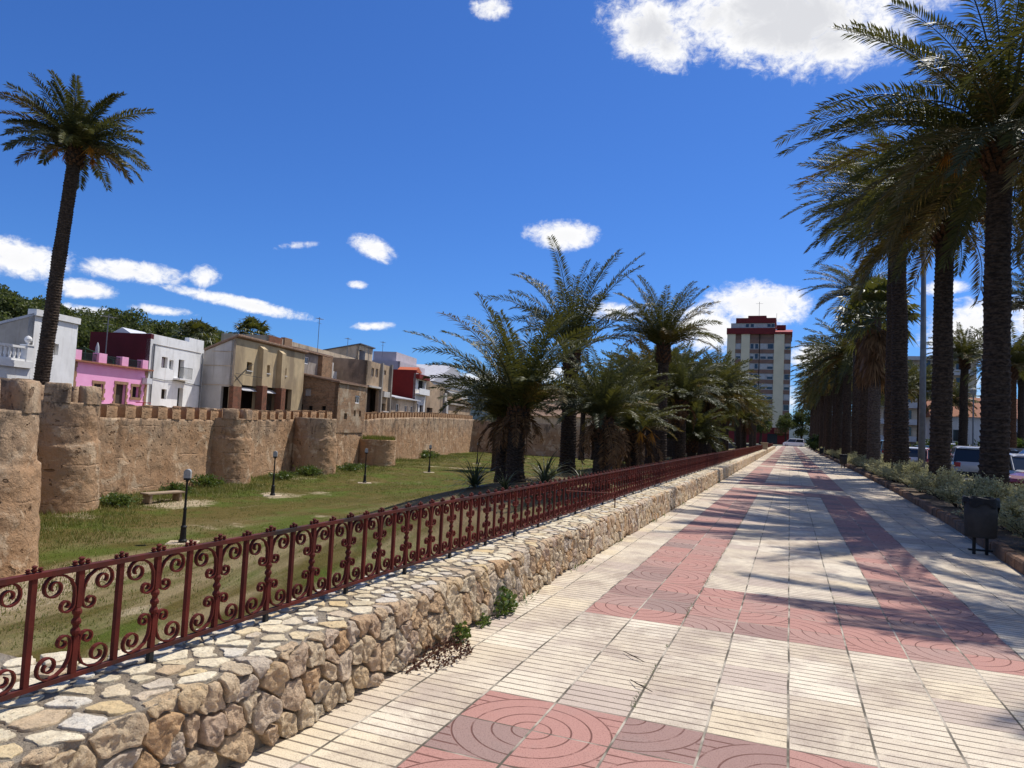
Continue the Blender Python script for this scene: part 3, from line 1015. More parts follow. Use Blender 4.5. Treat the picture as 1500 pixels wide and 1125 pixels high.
def railing(label, y0, n, first, seed):
    """scroll balusters and plain bars in turn at .185 m; the nearest hundred of each are parts, the others one part"""
    P = .37
    t = thing('iron_railing', label, 'railing', (-2.62, y0, WH))
    L = n * P
    for nm, z, hh, w in (('top_rail', RT, .010, .015), ('bottom_rail', RB, .009, .012)):
        mb = MB()
        k = 0
        ya = -.2
        rng = random.Random(seed)
        while ya < L:
            yb = min(L, ya + 4)
            mb.box(-w, w, ya, yb, z - hh, z + hh)
            ya = yb
        o = mb.build(nm, M['rail_worn'], t)
    bal = baluster(True).mesh('scroll_baluster', M['rust'])
    bar = plain_bar().mesh('bar', M['rust'])
    ft = MB()
    ft.box(-.011, .011, -.011, .011, -.03, RB - .010)
    foot = ft.mesh('foot', M['iron_dark'])
    rest_b, rest_p, rest_f = MB(), MB(), MB()
    lod = baluster(False)
    pb = plain_bar()
    for i in range(n):
        y = i * P
        if i < first:
            o = obj('scroll_baluster', bal, t, (0, y, 0))
            o.rotation_euler = (random.Random(i).uniform(-.015, .015), 0, random.Random(i + 7).uniform(-.03, .03))
            obj('bar', bar, t, (0, y + P / 2, 0))
            if i % 2 == 0: obj('foot', foot, t, (0, y, 0))
        else:
            rest_b.add([(v[0], v[1] + y, v[2]) for v in lod.v], lod.f)
            rest_p.add([(v[0], v[1] + y + P / 2, v[2]) for v in pb.v], pb.f)
            if i % 2 == 0: rest_f.add([(v[0], v[1] + y, v[2]) for v in ft.v], ft.f)
    if rest_b.v:
        tag(rest_b.build('scroll_baluster', M['rust'], t), kind='stuff')
        tag(rest_p.build('bar', M['rust'], t), kind='stuff')
        tag(rest_f.build('foot', M['iron_dark'], t), kind='stuff')
    return t


rail1 = railing('dark red wrought iron railing of scrolls along the near low wall', 2.035 - 3 * .37, 210, 100, 1)
for by in (10.3, 31.8, 45.6, 61.2):
    mb = MB()
    mb.tube([(.24, by - rail1.location.y, -.02), (.24, by - rail1.location.y, .22)], .009, 6)
    mb.tube([(.24, by - rail1.location.y, .21), (.12, by - .8 - rail1.location.y, .27), (.0, by - 1.7 - rail1.location.y, .34)], .006, 5)
    mb.build('brace', M['rust'], rail1)
railing('far stretch of dark red railing beyond the stone pier', 81.2, 125, 0, 2)

# ------------------------------------------------------------------ town wall with towers
TW = thing('town_wall', 'old crenellated town wall of rammed earth with round towers', 'wall', (-30.5, 24, -3))
TWO = Vector((-30.5, 24, -3))


def wall_disp(p, amp=.06):
    q = Vector(p)
    return amp * (noise.noise(q * .5) * .7 + noise.noise(q * 1.9) * .6 + noise.noise(q * 5.0) * .5 + noise.noise(q * 11.0) * .35 - .9 * max(0, noise.noise(q * 2.6 + Vector((7, 3, 1))) - .25))


def curtain(pts, z0, ztops, th, name='curtain_wall', step=.2):
    """eroded wall skin following a polyline of its outer foot; slightly battered, solid"""
    cols = []
    for (a, za), (b, zb) in zip(zip(pts, ztops), zip(pts[1:], ztops[1:])):
        L = math.dist(a, b)
        n = max(2, int(L / step))
        for i in range(n): cols.append((a[0] + (b[0] - a[0]) * i / n, a[1] + (b[1] - a[1]) * i / n, za + (zb - za) * i / n))
    cols.append((*pts[-1], ztops[-1]))
    mb = MB()
    H = 30
    nc = len(cols)
    nrm = []
    for i in range(nc):
        a, b = cols[max(i - 1, 0)], cols[min(i + 1, nc - 1)]
        d = Vector((b[0] - a[0], b[1] - a[1], 0)).normalized()
        nrm.append(Vector((d.y, -d.x, 0)))
    for i, (x, y, zt) in enumerate(cols):
        zt += .05 * noise.noise((x * .8, y * .8, 5))
        for j in range(H + 1):
            z = z0 + (zt - z0) * j / H
            p = Vector((x, y, z)) - nrm[i] * (.018 * (z - z0))
            p += nrm[i] * wall_disp(p)
            mb.v.append(tuple(p - TWO))
        pb = Vector((x, y, zt)) - nrm[i] * th
        mb.v.append(tuple(pb - TWO))
        mb.v.append(tuple(Vector((pb.x, pb.y, z0)) - TWO))
    W_ = H + 3
    mb.f = [(i * W_ + j, (i + 1) * W_ + j, (i + 1) * W_ + j + 1, i * W_ + j + 1) for i in range(nc - 1) for j in range(W_ - 1)]
    mb.f += [tuple(range(W_ - 1, -1, -1)), tuple(range((nc - 1) * W_, nc * W_))]
    return mb.build(name, M['earth'], TW, smooth=True), cols, nrm


def merlon_mesh(w, d, h, seed):
    mb = MB()
    rng = random.Random(seed)
    nx, ny, nz = 4, 3, 5
    idx = {}

    def vid(i, j, k):
        if (i, j, k) not in idx:
            idx[i, j, k] = len(mb.v)
            x, y, z = (-.5 + i / nx) * w, (-.5 + j / ny) * d, h * k / nz
            top = .88 if k == nz else 1
            mb.v.append((x * top + rng.uniform(-.018, .018), y * top + rng.uniform(-.018, .018), z + rng.uniform(-.02, .02) * (k > 0) - .02))
        return idx[i, j, k]
    for i in range(nx):
        for k in range(nz):
            for j in (0, ny): mb.f.append((vid(i, j, k), vid(i + 1, j, k), vid(i + 1, j, k + 1), vid(i, j, k + 1)))
    for j in range(ny):
        for k in range(nz):
            for i in (0, nx): mb.f.append((vid(i, j, k), vid(i, j + 1, k), vid(i, j + 1, k + 1), vid(i, j, k + 1)))
    for i in range(nx):
        for j in range(ny): mb.f.append((vid(i, j, nz), vid(i + 1, j, nz), vid(i + 1, j + 1, nz), vid(i, j + 1, nz)))
    return mb.mesh('merlon', M['earth'], True)


MER = [merlon_mesh(.84, .95, .70, s) for s in range(4)]
MERF = [merlon_mesh(.62, .8, .62, s + 9) for s in range(3)]


def merlons(parent, cols, nrm, pitch, meshes, seed, s0=0.3, skip=()):
    """crenellations stand on the curtain at even steps along it"""
    rng = random.Random(seed)
    acc, nxt = 0, s0
    k = 0
    for i in range(len(cols) - 1):
        a, b = cols[i], cols[i + 1]
        L = math.dist(a[:2], b[:2])
        while nxt <= acc + L:
            t = (nxt - acc) / L
            x, y, z = (a[q] + (b[q] - a[q]) * t for q in range(3))
            nn_ = nrm[i]
            p = Vector((x, y, z)) - nn_ * (.018 * (z + 3) + .46)
            if k not in skip:
                o = obj('merlon', rng.choice(meshes), parent, tuple(p - TWO), math.atan2(nn_.y, nn_.x) - PI / 2)
                o.scale = (rng.uniform(.94, 1.06), 1, rng.uniform(.92, 1.08))
            nxt += pitch * rng.uniform(.96, 1.04)
            k += 1
        acc += L


w1, c1, nr1 = curtain([(-20.9, 10.9), (-29.6, 20.8), (-30.9, 25.2), (-33.8, 36.0), (-36.6, 46.3), (-37.35, 52.7)], -3.6, [1.0, .98, .98, 1.0, 1.22, 1.35], 1.1)
merlons(w1, c1, nr1, 1.36, MER, 3, 15.2)
w2, c2, nr2 = curtain([(-37.35, 52.75), (-38.75, 59.4), (-39.8, 64.4), (-42.0, 75), (-44.0, 84.6), (-46.0, 94), (-49.0, 108)], -4.2, [1.4, 1.45, 1.7, 2.0, 2.2, 2.3, 2.35], 1.1)
merlons(w2, c2, nr2, 1.05, MERF, 4, 7.2)
w3, c3, nr3 = curtain([(-51.0, 107.6), (-48.5, 107.9), (-36, 109.5), (-22, 111), (-13, 113)], -4.2, [2.3, 2.3, 2.2, 2.1, 2.0], 1.1)


def tower(cx, cy, rb, rt, ztop, mer, seed, cap=True, a0=0.0, z0=-3.7, mer_h=.75, skip=()):
    mb = MB()
    n, H = 110, 60
    c = Vector((cx, cy, 0))
    for j in range(H + 1):
        k = j / H
        z = z0 + (ztop - z0) * k
        for i in range(n):
            a = 2 * PI * i / n
            d = Vector((math.cos(a), math.sin(a), 0))
            p = c + d * (rb + (rt - rb) * k) + Vector((0, 0, z))
            p += d * wall_disp(p, .055)
            # a ragged horizontal ledge where the old skin has broken away
            led = -.15 + .25 * noise.noise((d.x * 2 + seed, d.y * 2, 1))
            p += d * (.05 if z < led else -.03)
            if j == H: p.z += .04 * noise.noise(p * 1.3)
            mb.v.append(tuple(p - TWO))
    for j in range(H):
        for i in range(n): mb.f.append((j * n + i, j * n + (i + 1) % n, (j + 1) * n + (i + 1) % n, (j + 1) * n + i))
    mb.f.append(tuple(range(H * n, H * n + n)))
    t = mb.build('tower', M['earth'], TW, smooth=True)
    # merlons follow the rim: curved blocks
    for k in range(mer):
        if k in skip: continue
        mm = MB()
        a1 = a0 + 2 * PI * (k + .16) / mer
        a2 = a0 + 2 * PI * (k + .80) / mer
        ns = 6
        rng = random.Random(seed * 31 + k)
        hh = mer_h * rng.uniform(.92, 1.06)
        for i in range(ns + 1):
            a = a1 + (a2 - a1) * i / ns
            for (rd, z) in ((rt + .02, -.05), (rt - .0, hh * .5), (rt - .03, hh * .93), (rt - .08, hh), (rt - .40, hh), (rt - .46, hh * .9), (rt - .46, -.05)):
                rr_ = rd + rng.uniform(-.02, .02)
                mm.v.append((cx + rr_ * math.cos(a) - TWO.x, cy + rr_ * math.sin(a) - TWO.y, ztop + z + rng.uniform(-.02, .02) - TWO.z))
        for i in range(ns):
            for q in range(6): mm.f.append((i * 7 + q, i * 7 + q + 1, i * 7 + 7 + q + 1, i * 7 + 7 + q))
        mm.f += [tuple(range(6, -1, -1)), tuple(range(ns * 7, ns * 7 + 7))]
        mm.build('merlon', M['earth'], t, smooth=True)
    return t


def facing(cx, cy): return math.atan2(-cy, -cx)


tower(-20.15, 11.85, 2.12, 1.86, 1.30, 6, 1, a0=facing(-20.15, 11.85) - PI / 6 + .18, mer_h=.86)
tower(-29.7, 21.75, 1.72, 1.5, 1.62, 6, 2, a0=facing(-29.7, 21.75) - .62, mer_h=.74)
tower(-34.2, 36.2, 1.82, 1.72, 1.15, 7, 3, a0=facing(-34.2, 36.2) - .22, mer_h=.58)
tower(-35.9, 47.9, 1.85, 1.72, 1.40, 0, 4, z0=-4)
tower(-38.0, 60.6, 1.98, 1.95, -.42, 0, 5, z0=-4)

# ------------------------------------------------------------------ houses beyond the wall
L1 = (Vector((-30.5, 24, 0)), Vector((-6, 22, 0)).normalized())
L2 = (Vector((-36, 46, 0)), Vector((-.2, .98, 0)).normalized())


class Face:
    """a vertical facade plane: u runs along it (away down the street), w out of it towards the park, z up"""
    def __init__(self, line, off, origin):
        A, d = line
        self.d = d
        self.n = Vector((d.y, -d.x, 0))
        self.A = A - self.n * off
        self.o = Vector(origin)

    def p(self, u, z, w=0.0):
        return self.A + self.d * u + self.n * w + Vector((0, 0, z)) - self.o

    def box(self, mb, u0, u1, z0, z1, w0, w1):
        mb.obox(self.p(u0, z0, w0), self.d * (u1 - u0), self.n * (w1 - w0), Vector((0, 0, z1 - z0)))


class SideFace(Face):
    """the end wall of the same house: u runs back into the block, w out of it towards the viewer's end"""
    def __init__(self, face, u):
        self.o = face.o
        self.A = face.A + face.d * u
        self.d = -face.n
        self.n = -face.d


def facade(mb, F, u0, u1, z0, z1, holes=(), th=.3, ztop=None):
    """wall slab with real openings; ztop(u) may slope the top"""
    us = sorted({u0, u1, *[h[0] for h in holes], *[h[1] for h in holes]})
    zs = sorted({z0, z1, *[h[2] for h in holes], *[h[3] for h in holes]})

    def inside(a, b, c, d):
        ma, mz = (a + b) / 2, (c + d) / 2
        return any(h[0] < ma < h[1] and h[2] < mz < h[3] for h in holes)
    for a, b in zip(us, us[1:]):
        for c, d in zip(zs, zs[1:]):
            if inside(a, b, c, d): continue
            da = db = d
            if ztop and d == z1: da, db = ztop(a), ztop(b)
            q = [F.p(a, c), F.p(b, c), F.p(b, db), F.p(a, da)]
            w = [F.p(a, c, -th), F.p(b, c, -th), F.p(b, db, -th), F.p(a, da, -th)]
            mb.add(q, [(0, 1, 2, 3)])
            mb.add(w, [(3, 2, 1, 0)])
            if d == z1: mb.add([q[3], q[2], w[2], w[3]], [(0, 1, 2, 3)])
    for h in holes:
        a, b, c, d = h[:4]
        mb.add([F.p(a, c), F.p(b, c), F.p(b, c, -th), F.p(a, c, -th)], [(0, 1, 2, 3)])
        mb.add([F.p(a, d), F.p(b, d), F.p(b, d, -th), F.p(a, d, -th)], [(3, 2, 1, 0)])
        mb.add([F.p(a, c), F.p(a, d), F.p(a, d, -th), F.p(a, c, -th)], [(0, 1, 2, 3)])
        mb.add([F.p(b, c), F.p(b, d), F.p(b, d, -th), F.p(b, c, -th)], [(3, 2, 1, 0)])
    for uu_, s in ((u0, 1), (u1, -1)):
        zt = ztop(uu_) if ztop else z1
        mb.add([F.p(uu_, z0), F.p(uu_, zt), F.p(uu_, zt, -th), F.p(uu_, z0, -th)], [(0, 1, 2, 3)])


def window(F, parent, h, frame='white_trim', pane='win_glass', depth=.16, fw=.06, mull=True, name='window'):
    a, b, c, d = h[:4]
    fr = MB()
    for (p0, p1, q0, q1) in ((a, b, c, c + fw), (a, b, d - fw, d), (a, a + fw, c + fw, d - fw), (b - fw, b, c + fw, d - fw)):
        F.box(fr, p0, p1, q0, q1, -depth - .05, -depth)
    if mull: F.box(fr, (a + b) / 2 - fw * .35, (a + b) / 2 + fw * .35, c + fw, d - fw, -depth - .045, -depth - .005)
    w = fr.build(name, M[frame], parent)
    pn = MB()
    F.box(pn, a + .01, b - .01, c + .01, d - .01, -depth - .04, -depth - .025)
    pn.build('pane', M[pane], w)
    return w


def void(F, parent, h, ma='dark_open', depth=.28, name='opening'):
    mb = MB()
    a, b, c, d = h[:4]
    F.box(mb, a - .02, b + .02, c - .02, d + .02, -depth - .03, -depth - .005)  # panel behind an opening; dark ones hold the unlit room's shade in colour
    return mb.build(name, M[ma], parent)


def roof_slab(F, parent, u0, u1, zf, zb, back, ma='roof_tile', over=.25, th=.12, name='roof'):
    """pitched roof from the front eave (w=+over) to the back"""
    mb = MB()
    sl = (zb - zf) / back
    a, b = F.p(u0 - .15, zf - sl * over + .01, over), F.p(u1 + .15, zf - sl * over + .01, over)
    c, d = F.p(u1 + .15, zb + .01, -back), F.p(u0 - .15, zb + .01, -back)
    t = Vector((0, 0, th))
    mb.add([a, b, c, d, a + t, b + t, c + t, d + t], [(3, 2, 1, 0), (4, 5, 6, 7), (0, 1, 5, 4), (1, 2, 6, 5), (2, 3, 7, 6), (3, 0, 4, 7)])
    if ma == 'roof_tile':      # rows of barrel tiles running down the slope
        n = int((u1 - u0 + .3) / .22)
        for i in range(n):
            q = (i + .5) / n
            e0 = a.lerp(b, q) + t
            e1 = d.lerp(c, q) + t
            mb.tube([e0, e1], .075, 6)
    return mb.build(name, M[ma], parent)


def flat_roof(F, parent, u0, u1, z, back, ma='grey_plaster', name='roof'):
    mb = MB()
    F.box(mb, u0 + .05, u1 - .05, z - .2, z, -back, -.29)
    return mb.build(name, M[ma], parent)


def shell(F, parent, u0, u1, z0, ztop_front, back, ma, ztop_back=None, holes=(), side_holes=(), side_mat=None, th=.3):
    """front, two ends and back of one house"""
    mb = MB()
    facade(mb, F, u0, u1, z0, ztop_front, holes, th)
    wl = mb.build('wall', M[ma], parent)
    zb = ztop_back if ztop_back is not None else ztop_front
    S = SideFace(F, u0)
    sm = MB()
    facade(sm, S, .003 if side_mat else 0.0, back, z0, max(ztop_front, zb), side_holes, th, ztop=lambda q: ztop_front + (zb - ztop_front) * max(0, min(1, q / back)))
    sm.build('end_wall', M[side_mat or ma], parent)
    bm_ = MB()
    far = SideFace(F, u1)
    a = [far.p(.3, z0), far.p(back, z0), far.p(back, zb), far.p(.3, ztop_front + (zb - ztop_front) * .3 / back)]
    bm_.prism(a, -F.d * .3)
    F.box(bm_, u0 + .3, u1 - .3, z0, zb, -back, -back + .3)
    bm_.build('back_wall', M[ma], parent)
    return wl


def origin(F0, off, u):
    A, d = F0
    n = Vector((d.y, -d.x, 0))
    q = A - n * off + d * u
    return (q.x, q.y, -3.0)


def mkhouse(line, off, u, label, cat='house', name='house'):
    o = origin(line, off, u)
    t = thing(name, label, cat, o)
    return t, Face(line, off, o)


ZB = -3.6
# 1 white house on the far left with balustraded terrace
t, F = mkhouse(L1, 3, 0, 'white house with a balustraded terrace, behind the leaning tall palm trunk')
hw = (.80, 1.10, 3.9, 4.45)
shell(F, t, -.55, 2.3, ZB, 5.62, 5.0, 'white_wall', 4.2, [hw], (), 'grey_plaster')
void(F, t, hw, 'grey_plaster', .2, 'window')
mb = MB(); F.box(mb, -.60, 2.34, 5.62, 5.92, -.35, .10); mb.build('cornice', M['white_trim'], t)
roof_slab(SideFace(F, -.55) if False else F, t, -.45, 2.2, 5.60, 4.3, 4.9, 'pale_roof', .0)
mb = MB(); facade(mb, F, -14, -.56, ZB, 3.12); mb.build('terrace_wall', M['white_wall'], t)
mb = MB(); F.box(mb, -14, -.57, 3.1, 3.4, -6, .14); mb.build('terrace_floor', M['white_trim'], t)
bal = MB()
F.box(bal, -14, -.95, 3.402, 3.50, -.16, .06); F.box(bal, -14, -.95, 4.0, 4.10, -.18, .08)
bt = bal.build('balustrade', M['white_trim'], t)
bp = MB()
bp.lathe([(.05, 0), (.05, .05), (.035, .08), (.075, .2), (.04, .38), (.05, .45), (.05, .5)], 8)
bpm = bp.mesh('baluster', M['white_trim'], True)
for i in range(46): obj('baluster', bpm, bt, tuple(F.p(-1.25 - i * .26, 3.50, -.05)))
mb = MB(); F.box(mb, -.95, -.56, 3.402, 4.14, -.22, .10); F.box(mb, -1.0, -.53, 4.142, 4.2, -.26, .13)
mb.lathe([(.06, 0), (.05, .06), (.10, .1), (.16, .2), (.16, .28), (.1, .38), (.02, .42)], 12, tuple(F.p(-.76, 4.2, -.06)))
mb.build('terrace_post', M['white_trim'], t)

# 2 pink house
t, F = mkhouse(L1, 5, 8, 'bright pink single storey house with a roof terrace behind the battlements')
holes = [(6.49, 7.27, 2.02, 2.78), (8.40, 9.35, .6, 2.88), (9.95, 10.64, 2.16, 2.82)]
shell(F, t, 4.75, 11.38, ZB, 3.9, 8.0, 'pink', None, holes)
window(F, t, holes[0], 'wood_door', 'win_glass', .12)
void(F, t, holes[1], 'brown_room', .2, 'door')
void(F, t, holes[2], 'dark_open', .2, 'window')
for h in holes:      # toothed stone surrounds
    mb = MB()
    a, b, c, d = h
    F.box(mb, a - .16, b + .16, d, d + .17, -.05, .035)
    n = max(3, int((d - c) / .2))
    for k in range(n):
        w_ = .20 if k % 2 else .11
        z0_, z1_ = c + (d - c) * k / n, c + (d - c) * (k + 1) / n
        F.box(mb, a - w_, a, z0_, z1_, -.05, .03); F.box(mb, b, b + w_, z0_, z1_, -.05, .03)
    if h is not holes[1]: F.box(mb, a - .2, b + .2, c - .15, c, -.05, .05)
    mb.build('stone_surround', M['ochre_stone'], t)
mb = MB()
for s_ in (4.78, 11.16):
    for k in range(14): F.box(mb, s_ - (.0 if s_ < 6 else .08 * (k % 2)), s_ + .2 + (.08 * (k % 2) if s_ < 6 else 0), .2 + k * .26, .46 + k * .26, -.02, .03)
mb.build('quoins', M['ochre_stone'], t)
mb = MB(); F.box(mb, 4.6, 11.62, 3.902, 3.99, -.3, .24); mb.build('eave', M['terracotta'], t)
flat_roof(F, t, 4.75, 11.38, 3.86, 7.8, 'terracotta')
for a, b in ((4.9, 5.36), (6.77, 7.45), (8.82, 9.42), (10.82, 11.38)):
    mb = MB(); F.box(mb, a, b, 3.992, 4.56, -.42, -.02); mb.build('parapet_pillar', M['pinkpil'], t)
for a, b in ((5.36, 6.77), (7.45, 8.82), (9.42, 10.82)):
    mb = MB()
    F.box(mb, a, b, 4.44, 4.48, -.2, -.16); F.box(mb, a, b, 4.06, 4.09, -.2, -.16)
    k = a + .06
    while k < b: F.box(mb, k, k + .025, 4.09, 4.44, -.19, -.165); k += .10
    mb.build('iron_balustrade', M['chain_dark'], t)
mb = MB(); F.box(mb, 10.82, 11.36, 3.06, 3.42, .04, .36); F.box(mb, 10.9, 11.28, 3.02, 3.06, .0, .3); mb.build('air_conditioner', M['metal_white'], t)
# on its terrace
mb = MB(); q = F.A + F.d * 7.75 - F.n * .9
mb.lathe([(.02, 0), (.025, .35), (.09, .4), (.12, .7), (.10, 1.1), (.04, 1.35), (.01, 1.4)], 10)
tag(mb.build('closed_parasol', M['grey_fabric'], None, (q.x, q.y, 3.86), smooth=True), 'folded grey parasol standing on the pink house terrace', 'parasol')
mb = MB(); q = F.A + F.d * 8.6 - F.n * 2.6
mb.prism([F.p(7.9, 4.75, -3.2), F.p(7.9, 4.9, -1.8), F.p(10.6, 4.45, -1.8), F.p(10.6, 4.3, -3.2)], (0, 0, .04))
for a, b in ((7.95, -1.85), (10.5, -1.85), (7.95, -3.1), (10.5, -3.1)): mb.obox(F.p(a, 3.86, b), F.d * .05, F.n * .05, Vector((0, 0, .95 if a < 9 else .55)))
aw = mb.build('shade_net', M['green_net'], None, F.o)
tag(aw, 'dark green shade net stretched over the pink house terrace', 'shade net')
mb = MB(); q = F.A + F.d * 9.2 + F.n * 1.3
mb.lathe([(.42, .70), (.42, .74)], 14); mb.lathe([(.035, .02), (.035, .70)], 8); mb.lathe([(.25, 0), (.25, .03), (.05, .06)], 12)
tag(mb.build('round_table', M['red_plastic'], None, (q.x, q.y, 1.12)), 'red plastic table before the pink house door', 'table')
mb = MB(); mb.box(-1.2, 1.2, -5, 5, 0, .1)
mb2 = MB(); F.box(mb2, 4.9, 17, ZB, 1.1, .05, 3.4)
tag(mb2.build('wall_walk', M['sand'], None, F.o), kind='structure')

# 3 white house with maroon end wall
t, F = mkhouse(L1, 5, 14.6, 'tall white house with a dark maroon end wall above the pink terrace')
holes = [(12.74, 13.40, 4.25, 4.97), (13.6, 14.1, 4.2, 4.84), (14.7, 15.36, 3.70, 4.98), (14.86, 15.5, 1.0, 3.02), (12.98, 13.57, 2.19, 2.84)]
shell(F, t, 11.42, 17.8, ZB, 5.98, 4.2, 'white_wall', None, holes, (), 'maroon')
window(F, t, holes[0], 'wood_door', 'lilac', .2); window(F, t, holes[1], 'white_trim', 'win_glass', .14)
void(F, t, holes[2], 'brown_room', .28, 'balcony_door'); void(F, t, holes[3], 'dark_open', .28, 'door'); window(F, t, holes[4], 'wood_door', 'dark_open', .15)
mb = MB(); F.box(mb, 14.2, 15.7, 3.55, 3.66, -.05, .5)
b_ = mb.build('balcony', M['white_trim'], t)
mb = MB()
for k in range(12): F.box(mb, 14.24 + k * .13, 14.26 + k * .13, 3.66, 4.4, .44, .46)
F.box(mb, 14.2, 15.7, 4.4, 4.43, .43, .47); mb.build('railing', M['chain_dark'], b_)
mb = MB(); F.box(mb, 11.42, 15.8, 5.982, 6.32, -.3, -.002); F.box(mb, 15.8, 17.7, 5.982, 6.62, -.35, -.002); mb.build('parapet', M['white_wall'], t)
mb = MB(); F.box(mb, 11.7, 17.4, 5.66, 5.70, -.01, .03); mb.build('moulding', M['grey_plaster'], t)
flat_roof(F, t, 11.6, 17.7, 5.9, 4.1)
mb = MB(); SideFace(F, 11.42).box(mb, 0, 4.2, 5.982, 6.3, -.3, .002); mb.build('end_parapet', M['maroon'], t)
mb = MB(); mb.prism([F.p(12.2, 5.95, -1.2), F.p(12.2, 6.75, -2.6), F.p(12.2, 5.95, -4.0)], F.d * 2.4); mb.build('skylight', M['metal_white'], t)

for u_ in (11.75, 17.55):
    mb = MB(); mb.tube([F.p(u_, .5, .07), F.p(u_, 5.7, .07)], .05, 7); mb.build('drainpipe', M['pole_grey'], t)
mb = MB(); mb.tube([F.p(11.6, 3.5, .04), F.p(13.2, 3.42, .04), F.p(14.5, 3.5, .04), F.p(17.7, 3.3, .04)], .018, 4); mb.build('cable', M['iron_dark'], t)
# 4 ochre barn like house with buttresses and brick arcade
t, F = mkhouse(L2, 3, -1, 'ochre house with buttresses, a pale gable end and an open brick arcade')
holes = [(-2.99, -2.26, 4.77, 5.40), (-.31, .45, 4.79, 5.44), (2.51, 3.2, 4.82, 5.44), (-3.5, -1.3, -1.5, 3.62), (-.65, 1.75, -1.5, 3.68), (2.4, 4.4, -1.5, 3.72)]
sh = [(.14, .95, -1.5, 3.40)]
S = SideFace(F, -4.62)
mb = MB(); facade(mb, F, -4.62, 6.4, ZB, 7.0, holes, .35); mb.build('wall', M['ochre'], t)
mb = MB(); facade(mb, S, .003, 4.3, ZB, 7.0, sh, .3, ztop=lambda q: 7.0 - 1.78 * q / 4.3); mb.build('end_wall', M['gable_plaster'], t)
mb = MB()
for z_ in (3.48, 4.9, 5.95): S.box(mb, .2, 3.7 if z_ < 5.5 else 1.9, z_, z_ + .05, -.01, .03)
S.box(mb, .003, .16, 3.5, 6.7, -.01, .025); mb.build('string_course', M['beige_plaster'], t)
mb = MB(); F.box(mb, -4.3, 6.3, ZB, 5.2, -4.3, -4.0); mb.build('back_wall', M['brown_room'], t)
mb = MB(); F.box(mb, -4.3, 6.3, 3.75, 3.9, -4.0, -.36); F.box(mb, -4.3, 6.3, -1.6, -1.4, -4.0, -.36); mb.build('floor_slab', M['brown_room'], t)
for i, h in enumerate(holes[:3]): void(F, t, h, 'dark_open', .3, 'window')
roof_slab(F, t, -4.62, 6.4, 7.02, 5.2, 4.3, 'roof_tile', .22)
for a, b in ((-1.45, -.78), (1.55, 2.2)):
    mb = MB(); mb.prism([F.p(a, ZB, 0), F.p(a, ZB, .55), F.p(a, 6.55, .42), F.p(a, 6.85, 0)], F.d * (b - a)); bo = mb.build('buttress', M['ochre'], t)
    mb = MB(); F.box(mb, a - .02, b + .02, 1.2, 3.7, .0, .575); mb.build('brick_pier', M['redbrick'], bo)
mb = MB(); F.box(mb, -4.64, -3.55, .8, 3.45, -.3, .05); mb.build('brick_pier', M['redbrick'], t)
for a, b in ((-3.5, -1.4), (-.7, 1.6)):
    mb = MB(); mb.prism([F.p(a, 3.2, .1), F.p(a, 3.24, .1), F.p(a, 3.5, -.3), F.p(a, 3.46, -.3)], F.d * (b - a)); mb.build('lean_to_roof', M['pale_roof'], t)

mb = MB(); mb.tube([F.p(-4.5, 3.9, .05), F.p(-2.9, 5.0, .06), F.p(-2.2, 5.3, .05)], .02, 4); mb.tube([F.p(-4.5, 4.4, .05), F.p(-1.5, 4.3, .5)], .016, 4); mb.build('cable', M['iron_dark'], t)
mb = MB(); F.box(mb, -3.05, -2.2, 4.68, 4.77, -.02, .07); F.box(mb, -.37, .51, 4.70, 4.79, -.02, .07); F.box(mb, 2.45, 3.26, 4.73, 4.82, -.02, .07); mb.build('sill', M['gable_plaster'], t)
# 5 brick and rubble house standing on the wall
t, F = mkhouse(L2, 0, 10, 'rough brown rubble house built straight up from the town wall')
holes = [(11.15, 12.2, 2.95, 3.72), (8.8, 9.5, 1.4, 1.95), (11.0, 11.45, 1.75, 2.3), (12.3, 12.75, 1.75, 2.3)]
sh = [(2.6, 3.2, 3.35, 4.05), (3.3, 3.7, 2.0, 2.55), (2.35, 2.75, 1.95, 2.45), (1.1, 1.5, 1.9, 2.5)]
mb = MB(); facade(mb, F, 7.2, 13.7, .2, 4.62, holes, .35); mb.build('wall', M['rubble_plaster'], t)
S = SideFace(F, 7.2)
mb = MB(); facade(mb, S, .003, 4.6, .2, 5.4, sh, .35, ztop=lambda q: 4.62 + .72 * q / 4.6); mb.build('end_wall', M['rubble'], t)
mb = MB(); F.box(mb, 7.6, 13.7, .2, 4.6, -4.6, -4.3); F.box(mb, 13.35, 13.69, .2, 4.6, -4.3, -.36); mb.build('back_wall', M['rubble'], t)
window(F, t, holes[0], 'white_trim', 'win_glass', .04, .1)
for h in holes[1:]: void(F, t, h, 'dark_open', .25, 'small_opening')
void(S, t, sh[0], 'gable_plaster', .2, 'niche')
for h in sh[1:]: void(S, t, h, 'dark_open', .25, 'small_opening')
roof_slab(F, t, 7.2, 13.7, 4.63, 5.35, 4.6, 'roof_tile', .15)

